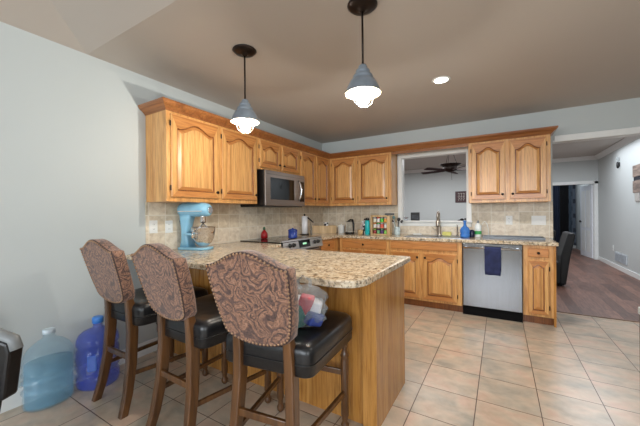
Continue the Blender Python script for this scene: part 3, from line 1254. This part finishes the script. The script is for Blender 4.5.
def pendant(label, x, y, zb):
    r = thing('pendant_lamp', label, 'pendant lamp', (x, y, HC), 0, 'pendant lamps over the peninsula')
    MB().lathe([(.088, 0), (.090, -.006), (.082, -.012), (.075, -.020), (.045, -.026), (.02, -.032), (.012, -.045)], (0, 0, 0), 28).build('canopy', m_blackmet, r)
    zt = zb + .245 - HC
    MB().lathe([(.0065, -.03), (.0065, zt - .005)], (0, 0, 0), 10).build('rod', m_blackmet, r)
    z0 = zb - HC
    b = MB()
    op = [(.010, .240), (.022, .236), (.028, .222), (.026, .212), (.040, .206), (.044, .194), (.040, .186), (.056, .176), (.062, .160), (.060, .152), (.074, .142), (.084, .124), (.094, .102), (.101, .082), (.106, .066)]
    b.lathe([(q, z0 + zz) for q, zz in op], (0, 0, 0), 32, cap=False)
    b.lathe([(.106, z0 + .066)] + [(q - .004, z0 + zz) for q, zz in op[::-1][:-3]] + [(.004, z0 + .205)], (0, 0, 0), 32, cap=False, mat=1)
    b.build('lamp_shade', [m_shade, m_enamel], r)
    b = MB()
    b.lathe([(.028, z0 + .13), (.030, z0 + .10), (.040, z0 + .075), (.045, z0 + .050), (.042, z0 + .022), (.030, z0 + .004), (.004, z0 - .004)], (0, 0, 0), 24, cap=False)
    g = b.build('glass_globe', tinted('thin_clear_glass', (240, 244, 246), .03, 0), r)
    MB().ball((0, 0, z0 + .060), .027, 16, 1.25).build('bulb', m_bulb, r)
    b = MB()
    for k in range(4):
        a = PI / 4 + PI / 2 * k
        pts = [(q * math.cos(a), q * math.sin(a), z0 + zz) for q, zz in ((.055, .10), (.062, .07), (.064, .04), (.055, .010), (.030, -.010), (.0, -.014))]
        b.tube(pts, .0022, 6)
    b.lathe([(.0625, z0 + .05), (.0655, z0 + .05), (.0655, z0 + .054), (.0625, z0 + .054)], (0, 0, 0), 24, cap=False)
    b.build('wire_cage', plain('cage_wire', (190, 190, 188), .4, .6), r)
    p = point('pendant_glow', (x, y, zb + .004), 19, (1.0, .95, .86), .02)
    return r


pendant('cage pendant lamp hanging nearer the wall cabinets', 1.075, -3.0, 1.885)
pendant('cage pendant lamp hanging nearer the camera, over the open peninsula end', 2.04, -3.0, 1.90)
r = thing('recessed_light', 'round lit recessed ceiling light above the kitchen floor', 'ceiling light', (2.269, -1.646, HC))
MB().lathe([(.062, -.006), (.080, -.004), (.084, 0), (.062, -.001)], (0, 0, 0), 28, cap=False).build('trim_ring', m_white, r)
MB().lathe([(.061, -.003), (.061, -.001)], (0, 0, 0), 28).build('lamp_face', m_can, r)

# ------------------------------------------------------------------ things on the range and back counter
CT = .9145
m_navy = plain('cobalt_enamel', (44, 66, 140), .15)
r = thing('canister', 'cobalt blue lidded canister standing on the range', 'canister', (.42, -1.50, .9275))
MB().lathe([(.05, 0), (.058, .004), (.060, .01), (.060, .098)], (0, 0, 0), 24).build('pot', m_navy, r)
MB().lathe([(.062, .099), (.062, .108), (.045, .118), (.012, .122), (.012, .13), (.003, .134)], (0, 0, 0), 24).build('lid', m_navy, r)
r = thing('sauce_bottle', 'red sauce bottle with green cap at the back of the range', 'bottle', (.11, -1.70, .9275))
MB().lathe([(.036, 0), (.044, .006), (.046, .05), (.040, .075), (.020, .098), (.014, .112)], (0, 0, 0), 18).build('bottle_body', plain('red_sauce', (150, 30, 34), .15), r)
MB().lathe([(.015, .113), (.017, .116), (.015, .14), (.006, .152)], (0, 0, 0), 14).build('cap', plain('green_cap', (24, 90, 54), .4), r)
r = thing('paper_towel_roll', 'white paper towel roll on an upright holder beside the range', 'paper towel', (.14, -.80, CT))
MB().lathe([(.07, 0), (.07, .012), (.01, .016)], (0, 0, 0), 24).build('holder_base', m_black, r)
MB().lathe([(.016, .017), (.046, .018), (.046, .290), (.016, .291)], (0, 0, 0), 28).build('paper_roll', plain('paper', (236, 238, 242), .9, var=.01), r)
MB().lathe([(.010, .292), (.012, .30), (.015, .315), (.004, .325)], (0, 0, 0), 14).build('finial', m_black, r)
# utensil crock-less lighter: black utensil leaning by the roll
r = thing('oil_bottle', 'slim glass oil bottle with slanted black pourer beside the paper towels', 'bottle', (.25, -.80, CT))
MB().lathe([(.022, 0), (.024, .004), (.024, .12), (.010, .16), (.009, .20)], (0, 0, 0), 16).build('bottle_body', m_clear, r)
MB().tube([(0.03, .03, .19), (-.03, -.04, .27)], [.008, .012], 10).build('pourer', m_black, r)
r = thing('bread_box', 'long pale wooden box in the room corner on the granite', 'box', (.10, -.52, CT), math.radians(38))
b = MB()
b.box(0, 0, 0, .40, .012, .125); b.box(0, .128, 0, .40, .14, .125); b.box(0, .012, 0, .012, .128, .125); b.box(.388, .012, 0, .40, .128, .125); b.box(.012, .012, 0, .388, .128, .01)
b.build('box_body', m_box, r, bevel=.002)
r = thing('cow_figurine', 'small black and white ornament standing in the wooden corner box', 'figurine', (.255, -.335, CT + .0105))
t = NT('black_white_patches')
f = t.noise(t.coord(), 22, 1)
t.l(t.ramp(f, [(.48, (22, 22, 26)), (.52, (236, 238, 240))]), t.b.inputs['Base Color'])
m_cow = t.m
MB().lathe([(.02, 0), (.028, .01), (.03, .09), (.034, .12), (.03, .15), (.012, .172)], (0, 0, 0), 16).build('body', m_cow, r)
MB().tube([(.026, 0, .15), (.05, 0, .165)], [.010, .006], 8).build('ear', m_cow, r)
MB().tube([(-.026, 0, .15), (-.05, 0, .165)], [.010, .006], 8).build('ear', m_cow, r)
r = thing('ceramic_canister', 'plain white lidded canister left of the kettle', 'canister', (.49, -.24, CT))
MB().lathe([(.05, 0), (.056, .005), (.056, .115), (.058, .118), (.058, .130), (.02, .136)], (0, 0, 0), 20).build('pot', m_white, r)
MB().lathe([(.008, .136), (.013, .145), (.006, .156)], (0, 0, 0), 12).build('knob', m_white, r)
r = thing('electric_kettle', 'glass electric kettle with large black handle on the back counter', 'kettle', (.67, -.30, CT), math.radians(-20))
MB().lathe([(.07, 0), (.075, .004), (.075, .024), (.070, .028)], (0, 0, 0), 24).build('kettle_base', m_black, r)
MB().lathe([(.062, .029), (.066, .035), (.060, .12), (.050, .18), (.052, .19)], (0, 0, 0), 24).build('kettle_body', m_clear, r)
MB().lathe([(.053, .191), (.05, .20), (.01, .206)], (0, 0, 0), 20).build('lid', m_black, r)
MB().tube([(-.03, 0, .205), (.02, 0, .225), (.065, 0, .22), (.085, 0, .17), (.088, 0, .10), (.08, 0, .04)], [.012, .014, .016, .016, .014, .010], 8).build('handle', m_black, r)
r = thing('wooden_cup', 'small round wooden cup between kettle and teal bottle', 'cup', (.905, -.42, CT))
MB().lathe([(.03, 0), (.038, .01), (.042, .05), (.040, .075), (.035, .074), (.033, .02), (.005, .012)], (0, 0, 0), 20).build('cup_body', m_box, r)
r = thing('pink_flask', 'pale pink patterned flask behind the wooden cup', 'bottle', (.86, -.20, CT))
MB().lathe([(.04, 0), (.05, .01), (.05, .12), (.03, .16), (.022, .175)], (0, 0, 0), 18).build('flask_body', plain('pale_pink', (226, 206, 202), .3, var=.12), r)
MB().lathe([(.024, .176), (.024, .20), (.01, .205)], (0, 0, 0), 14).build('cap', m_white, r)
r = thing('teal_bottle', 'tall teal drink bottle with black cap left of the spice rack', 'bottle', (.995, -.36, CT))
MB().lathe([(.032, 0), (.036, .006), (.036, .20), (.030, .215)], (0, 0, 0), 20).build('bottle_body', plain('teal', (34, 182, 186), .3), r)
MB().lathe([(.031, .216), (.031, .245), (.018, .255), (.005, .256)], (0, 0, 0), 16).build('cap', m_black, r)
r = thing('white_bottle', 'white patterned bottle directly left of the tall teal bottle', 'bottle', (.935, -.30, CT))
MB().lathe([(.036, 0), (.042, .01), (.042, .15), (.022, .19), (.018, .215)], (0, 0, 0), 18).build('bottle_body', m_cow, r)
MB().lathe([(.019, .216), (.019, .24), (.008, .244)], (0, 0, 0), 14).build('cap', m_black, r)
# spice rack
r = thing('spice_rack', 'wooden frame spice rack holding rows of jars on the back counter', 'rack', (1.045, -.36, CT))
r.scale = (1, 1, 1.14)
b = MB()
b.box(0, 0, 0, .025, .11, .235); b.box(.255, 0, 0, .300, .11, .245); b.box(.025, 0, 0, .255, .11, .015); b.box(.0, 0, .236, .254, .11, .26)
b.build('rack_frame', m_box, r, bevel=.002)
b = MB()
b.box(.025, .095, .015, .255, .11, .236)
b.build('rack_back', m_black, r)
for z_ in (.088, .162):
    bx(.0255, .01, z_, .2545, .094, z_ + .006).build('shelf', m_box, r)
rc = [(206, 206, 210), (90, 60, 110), (210, 214, 220), (150, 60, 60), (200, 190, 196), (90, 190, 80), (130, 196, 90), (214, 210, 190), (110, 170, 120), (226, 96, 76), (236, 150, 70), (230, 224, 210)]
first = None
for rw, z_ in enumerate((.0175, .1077, .1922)):
    for cl in range(4):
        i = rw * 4 + cl
        nm = 'spice_jar'
        rowname = ('bottom', 'middle', 'top')[rw]
        colname = ('at the left end', 'second from left', 'second from right', 'at the right end')[cl]
        j = thing(nm, f'small spice jar {colname} of the {rowname} row in the wooden rack', 'jar', (1.045 + .056 + cl * .056, -.36 + .045, CT + z_), 0, 'spice jars in the wooden rack')
        j.scale = (1.12, 1.12, 1.17)
        MB().lathe([(.020, 0), (.023, .003), (.023, .040), (.018, .046)], (0, 0, 0), 14).build('jar_body', plain('spice', rc[(i * 5 + 3) % 12], .3, var=.2), j)
        MB().lathe([(.020, .047), (.020, .058), (.016, .060)], (0, 0, 0), 14).build('lid', plain('jar_lid', rc[(i * 7 + 6) % 12], .4), j)
r = thing('kitchen_knife', 'black handled knife lying across the top of the spice rack', 'knife', (1.15, -.325, CT + .297), .15)
r.scale = (1.2, 1.5, 1.3)
MB().sweep([[(x, -h_, 0), (x, h_, 0), (x, h_, .002), (x, -h_, .002)] for x, h_ in ((-.03, .002), (.03, .012), (.09, .015))]).build('blade', m_chrome, r)
bx(.09, -.012, .0, .205, .012, .020).build('handle', m_black, r, bevel=.004)
# vase with patches
r = thing('utensil_vase', 'black and white patterned vase of utensils left of the sink', 'vase', (1.415, -.22, CT))
MB().lathe([(.036, 0), (.044, .01), (.048, .06), (.042, .10), (.040, .12), (.036, .12), (.036, .02), (.005, .012)], (0, 0, 0), 20).build('vase_body', plain('pale_blue_glaze', (190, 208, 212), .2, var=.12), r)
rnd = random.Random(5)
for k in range(5):
    a = k * 1.3
    x, y = .02 * math.cos(a), .02 * math.sin(a)
    tx, ty, tz = x * 3.4, y * 2.2, .20 + .03 * (k % 3)
    b = MB()
    b.tube([(x * .7, y * .7, .03), (tx, ty, tz)], .004, 6)
    b.ball((tx, ty, tz), .020, 10, 1.3)
    b.build('utensil', (m_cow, m_black, plain('sage', (110, 150, 150), .5))[k % 3], r)
# sink rim and faucet
r = thing('sink', 'undermounted stainless sink set in the granite below the pass-through', 'sink', (1.60, -.53, CT))
b = MB()
b.box(0, 0, 0, .72, .012, .004); b.box(0, .378, 0, .72, .39, .004); b.box(0, .012, 0, .012, .378, .004); b.box(.708, .012, 0, .72, .378, .004)
b.build('sink_rim', m_steel, r)
bx(.012, .012, .0002, .708, .378, .0015).build('basin', plain('basin_dark_steel', (96, 98, 100), .3, .9), r)
m_nickel = plain('brushed_nickel', (186, 178, 168), .35, .9)
r = thing('faucet', 'tall brushed pull-down spring faucet standing behind the sink', 'faucet', (1.985, -.085, CT))
r.scale = (1.3, 1.15, 1.0)
MB().lathe([(.028, 0), (.028, .01), (.020, .02), (.020, .12), (.016, .13)], (0, 0, 0), 16).build('faucet_base', m_nickel, r)
pts = [(0, 0, .12), (0, 0, .26)]
for i in range(1, 9):
    a = PI * i / 8
    pts.append((.0 + .0, -.05 + .05 * math.cos(a), .285 + .055 * math.sin(a)))
pts.append((0, -.10, .22))
MB().tube(pts, .012, 10).build('spout', m_nickel, r)
MB().lathe([(.017, .13), (.019, .15), (.019, .215), (.013, .22)], (0, -.10, 0), 14).build('spray_head', m_nickel, r)
MB().tube([(-.02, 0, .07), (-.05, 0, .085), (-.075, 0, .11)], .006, 8).build('lever', m_nickel, r)
MB().tube([(0, 0, .19), (0, -.09, .19)], .006, 8).build('support_arm', m_nickel, r)
tag(bx(0, 0, 0, .115, .07, .055).build('sponge', plain('yellow_sponge', (220, 216, 130), .9, var=.1), bevel=.01, loc=(2.03, -.125, CT)), 'pale yellow sponge block right of the faucet', 'sponge')
tag(bx(0, 0, 0, .12, .07, .018).build('soap_dish', m_white, bevel=.006, loc=(1.62, -.10, CT)), 'low white soap dish left of the faucet', 'dish')
r = thing('soap_dispenser', 'slim metal soap dispenser between sponge and blue bottle', 'soap dispenser', (2.225, -.10, CT))
MB().lathe([(.018, 0), (.018, .01), (.009, .015), (.009, .11), (.012, .12)], (0, 0, 0), 12).build('dispenser_stem', m_steely, r)
MB().tube([(0, 0, .12), (0, 0, .15), (0, -.05, .155)], .006, 8).build('spout', m_steely, r)
r = thing('glass_decanter', 'bright blue long-necked glass bottle above the dishwasher', 'bottle', (2.345, -.36, CT))
MB().lathe([(.045, 0), (.056, .008), (.060, .04), (.052, .055), (.058, .07), (.060, .10), (.045, .13), (.022, .15), (.017, .17), (.017, .205), (.023, .212), (.023, .222), (.016, .224)], (0, 0, 0), 24).build('bottle_body', glass('cobalt_glass', (84, 150, 236), .05, .35, 1.3), r)
tag(MB().lathe([(.03, 0), (.034, .01), (.034, .08), (.02, .10)], (2.42, -.28, CT), 16).build('dark_jar', plain('dark_glass', (24, 30, 60), .2)), 'small dark jar between blue bottle and dish soap', 'jar')
r = thing('dish_soap_bottle', 'white dish soap bottle with green label right of the blue bottle', 'bottle', (2.49, -.24, CT))
MB().lathe([(.034, 0), (.040, .008), (.040, .14), (.030, .17), (.015, .19)], (0, 0, 0), 20, 1, .7).build('bottle_body', plain('soap_white', (226, 232, 232), .3), r)
b = MB()
b.lathe([(.0408, .04), (.0408, .085)], (0, 0, 0), 20, 1, .7, cap=False)
b.build('label_band', plain('label_green', (50, 160, 80), .4), r)
MB().lathe([(.016, .191), (.016, .205), (.008, .21), (.008, .225)], (0, 0, 0), 12).build('cap', m_shade, r)
# dish-drying wire arc and pale board
r = thing('wire_rack', 'white bent wire rack beside the dish soap against the tiles', 'rack', (2.56, -.13, CT))
b = MB()
for dy in (0, .05):
    pts = [(.05 * math.cos(PI * i / 10) - .0, dy, .0 + .20 * math.sin(PI * i / 10)) for i in range(11)]
    b.tube([(p[0] * (1), p[1], p[2] + .004) for p in pts], .004, 6)
b.tube([(-.05, 0, .004), (-.05, .05, .004)], .004, 6)
b.tube([(.05, 0, .004), (.05, .05, .004)], .004, 6)
b.build('wire_frame', m_white, r)
tag(MB().box(0, 0, 0, .64, .26, .012).box(0, 0, .012, .64, .012, .028).box(0, .248, .012, .64, .26, .028).box(0, .012, .012, .012, .248, .028).box(.628, .012, .012, .64, .248, .028).build('baking_tray', plain('dark_tray', (112, 116, 120), .35, .6), bevel=.003, loc=(2.545, -.40, CT)), 'long flat grey metal tray on the counter above the dishwasher', 'tray')

# outlets and switches (wall plates)
def plate(label, name, loc, face, w_=.075, h_=.118, kind='outlet'):
    r = thing(name, label, 'outlet' if kind == 'outlet' else 'switch', loc, 0 if face == 'back' else PI / 2)
    bx(-w_ / 2, -.006, -h_ / 2, w_ / 2, 0, h_ / 2).build('cover_plate', m_white, r, bevel=.002)
    if kind == 'outlet':
        for dz in (-.022, .022):
            q = bx(-.016, -.0085, dz - .015, .016, -.0061, dz + .015).build('socket', m_white, r, bevel=.001)
            s_ = MB()
            s_.box(-.007, -.0092, dz - .006, -.005, -.0086, dz + .006)
            s_.box(.005, -.0092, dz - .006, .007, -.0086, dz + .006)
            s_.build('slots', m_black, r)
    else:
        n = max(1, round(w_ / .05))
        for k in range(n):
            cx_ = (k - (n - 1) / 2) * .046
            bx(cx_ - .014, -.0095, -.030, cx_ + .014, -.0061, .030).build('rocker', m_white, r, bevel=.002)
    return r


plate('white wall outlet on the left backsplash nearest its outer end', 'wall_outlet', (.0125, -3.10, 1.14), 'left')
plate('white wall plate on the left backsplash just left of the mixer', 'wall_outlet', (.0125, -2.95, 1.135), 'left')
plate('white wall outlet on the tiles above the baking tray', 'wall_outlet', (2.84, -.0125, 1.135), 'back')
plate('wide white switch plate on the tiles near the hall opening', 'light_switch', (3.155, -.0125, 1.135), 'back', .15, .118, 'switch')

# ------------------------------------------------------------------ living room and hall
r = thing('desk_sign', 'small black framed sign standing on the pass-through ledge', 'sign', (1.535, .10, OZ0 + .0225))
bx(0, 0, 0, .135, .016, .125).build('frame', m_black, r, bevel=.003)
bx(.015, -.002, .018, .12, -.0005, .085).build('face', plain('dark_slate', (48, 52, 58), .5, var=.5), r)
tag(MB().lathe([(.028, 0), (.030, .004), (.032, .05), (.026, .052), (.024, .01)], (1.475, .06, OZ0 + .0225), 16).build('glass_votive', m_clear), 'small clear glass votive at the left end of the ledge', 'candle holder')
b = MB()
b.ball((0, 0, .018), .026, 12, .7); b.ball((.045, 0, .024), .018, 10, .8); b.tube([(-.02, 0, .01), (-.06, 0, .006)], [.01, .003], 6)
tag(b.build('bird_figurine', m_black, loc=(2.27, .05, OZ0 + .0225)), 'small black ornament at the right end of the ledge', 'figurine')
# picture on far wall
r = thing('framed_picture', 'square dark red framed print with white damask motif on the far wall', 'picture', (1.55, 5.498, 1.53))
r.scale = (.86, 1, .86)
W = .40
b = MB()
b.box(0, -.025, 0, W, 0, .40)
b.build('picture_frame', plain('maroon_frame', (62, 26, 30), .4), r, bevel=.004)
b = MB()
rnd = random.Random(9)
for cx_ in (.12, .20, .28):
    for k in range(5):
        b.tube([(cx_ + .03 * math.sin(k * 2.1), -.030, .08 + .055 * k), (cx_ - .03 * math.sin(k * 1.7 + 1), -.030, .11 + .055 * k)], [.024, .010], 6)
b.build('scroll_motif', plain('motif_cream', (196, 186, 180), .6), r)
# ceiling fan
r = thing('ceiling_fan', 'dark bronze ceiling fan hanging in the living room', 'ceiling fan', (1.84, 2.2, HL))
MB().lathe([(.08, 0), (.08, -.02), (.05, -.05), (.02, -.06)], (0, 0, 0), 20).build('canopy', m_blackmet, r)
b = MB()
for a in range(3):
    b.tube([(.02 * math.cos(a * 2.09), .02 * math.sin(a * 2.09), -.05), (.13 * math.cos(a * 2.09), .13 * math.sin(a * 2.09), -.385)], .005, 6)
b.build('hanging_rod', m_blackmet, r)
MB().lathe([(.215, -.385), (.20, -.40), (.13, -.445), (.14, -.46), (.12, -.52), (.05, -.55), (.02, -.56)], (0, 0, 0), 28).build('motor_housing', m_blackmet, r)
for k in range(5):
    a = 2 * PI * k / 5 + .30
    b = MB()
    c_, s_ = math.cos(a), math.sin(a)
    def tr(u, v_, z_):
        return (u * c_ - v_ * s_, u * s_ + v_ * c_, z_)
    b.sweep([[tr(u, -h_, -.515 - .012), tr(u, h_, -.515 + .012), tr(u, h_, -.507 + .012), tr(u, -h_, -.507 - .012)] for u, h_ in ((.12, .02), (.22, .03), (.30, .06), (.62, .075), (.66, .05))])
    b.build('blade', plain('fan_blade', (44, 24, 26), .8), r)
MB().tube([(.03, -.02, -.555), (.03, -.02, -.72)], .003, 5).build('pull_chain', m_blackmet, r)

# hall armchair: black leather, back towards the kitchen
m_matleather = plain('matte_leather', (13, 13, 15), .55)


def armchair(label, x, y, rz):
    r = thing('leather_chair', label, 'chair', (x, y, 0), rz)
    b = MB()
    b.prism([(-.28, .03), (.20, .03), (.24, .40), (-.28, .42)], -.25, .25, 'xz')
    b.build('seat', m_matleather, r, bevel=.03, seg=3)
    b = MB()
    b.prism([(.16, .03), (.24, .03), (.30, .50), (.37, .86), (.34, .89), (.27, .88), (.17, .50)], -.27, .27, 'xz')
    b.build('backrest', m_matleather, r, bevel=.03, seg=3)
    for sx in (-.22, .18):
        for sy in (-.2, .2):
            MB().tube([(sx, sy, .029), (sx, sy, 0)], [.022, .016], 8).build('leg', m_black, r)


armchair('black leather chair standing in the hall beyond the base cabinet', 3.42, 1.88, .0)
armchair('second black leather chair half hidden behind the first in the hall', 3.28, 2.75, .0)
# curtains in the bedroom
def curtain(label, x0, x1, y, c_, z0=.0, z1=2.25):
    b = MB()
    n = 30
    f_, k_ = [], []
    for i in range(n + 1):
        x = x0 + (x1 - x0) * i / n
        f_.append((x, y + .03 * math.sin(i * 1.35)))
    k_ = [(x, yy + .012) for x, yy in f_[::-1]]
    b.prism(f_ + k_, z0, z1, 'xy')
    tag(b.build('curtain', plain('curtain_cloth', c_, .9)), label, 'curtain', 'bedroom curtains')


curtain('black floor length curtain at the bedroom window', 4.44, 4.66, 7.95, (14, 15, 20))
curtain('dark slate blue curtain left of the black curtain in the bedroom', 4.05, 4.43, 7.97, (34, 44, 66))
curtain('pale blue curtain right of the black curtain in the bedroom', 4.68, 4.74, 7.97, (120, 138, 156))

# wall vent
r = thing('return_air_vent', 'white slatted return air grille low on the hall wall', 'vent', (4.8795, 3.85, .26))
bx(-.012, -.36, -.10, 0, .36, .10).build('grille_frame', plain('vent_paint', (196, 204, 210), .4), r, bevel=.003)
b = MB()
for k in range(9):
    b.box(-.0165, -.32, -.082 + k * .0185, -.0125, .32, -.074 + k * .0185)
b.build('slat', plain('vent_slat', (160, 168, 176), .4), r)
plate('small white outlet on the hall wall above the air grille', 'wall_outlet', (4.8795, 4.35, .42), 'right').rotation_euler = (0, 0, -PI / 2)
# wall sconce / candle holder
r = thing('wall_sconce', 'small black candle sconce with pale glass high on the hall wall', 'sconce', (4.8795, 3.88, 2.20))
MB().lathe([(.005, -.09), (.035, -.07), (.042, -.02), (.045, .04), (.02, .06)], (-.055, 0, 0), 16).build('cup', m_black, r)
bx(-.02, -.02, -.05, 0, .02, .05).build('wall_mount', m_black, r)
MB().lathe([(.03, .061), (.04, .08), (.038, .15), (.03, .17)], (-.055, 0, 0), 16).build('glass_shade', m_clear, r)
r.scale = (.6, .42, .9)
# rustic sign on the hall wall
t = NT('rustic_boards')
v = t.coord((1, 1, 6))
f = t.noise(v, 3, 4, .6)
t.l(t.ramp(f, [(.35, (92, 80, 76)), (.6, (150, 132, 120))]), t.b.inputs['Base Color'])
r = thing('rustic_wall_art', 'weathered wooden board hanging on the hall wall at the photo edge', 'wall art', (4.8795, 2.74, 1.57))
bx(-.02, 0, .29, 0, .38, .50).build('board', t.m, r)
bx(-.02, 0, .0, 0, .38, .22).build('board', t.m, r)
b = MB()
for k in range(6):
    b.box(-.016, .02 + k * .06, .221, -.004, .045 + k * .06, .289)
b.build('spindle', plain('spindle_dark', (50, 52, 62), .5), r)
bx(-.016, 0.1, -.16, 0, .30, -.002).build('hanging_panel', plain('pale_panel', (176, 172, 166), .5), r)

# ------------------------------------------------------------------ dark chair at the left foreground
r = thing('dining_chair', 'black leather chair with rounded grey top edge at the left foreground', 'chair', (.918, -4.46, 0), math.radians(30))
ol = [(-.26, .40), (.17, .40), (.20, .55), (.255, .56), (.28, .74), (.27, .775), (.20, .80), (.08, .825), (-.10, .825), (-.24, .79)]
b = MB()
b.prism(ol, .0, .06, 'xz')
b.build('backrest', m_leather, r, bevel=.01)
pts = [(x, -.002 + .03, z + .004) for x, z in ol[4:]]
b = MB()
b.tube(pts, .022, 8)
b.build('back_rail', plain('grey_rail', (124, 128, 130), .4), r)
bx(-.25, -.44, .38, .25, .0, .46).build('seat', m_leather, r, bevel=.02)
for sx in (-1, 1):
    for yy in (-.40, .03):
        MB().tube([(sx * .19, yy, .40), (sx * .17, yy, 0)], [.022, .016], 8).build('leg', m_black, r)

# ------------------------------------------------------------------ sideboard at the right edge
r = thing('sideboard', 'dark grey sideboard just entering the right edge of the photo', 'sideboard', (3.214, -4.0, 0))
bx(0, 0, .08, .50, 1.0, .84).build('sideboard_body', plain('grey_brown_lacquer', (70, 66, 62), .4), r, bevel=.003)
bx(-.004, -.004, .841, .51, 1.0, .87).build('sideboard_top', plain('pale_top', (190, 196, 198), .3), r, bevel=.003)
for sx in (.03, .44):
    for sy in (.03, .92):
        bx(sx, sy, 0, sx + .04, sy + .04, .079).build('leg', m_black, r)
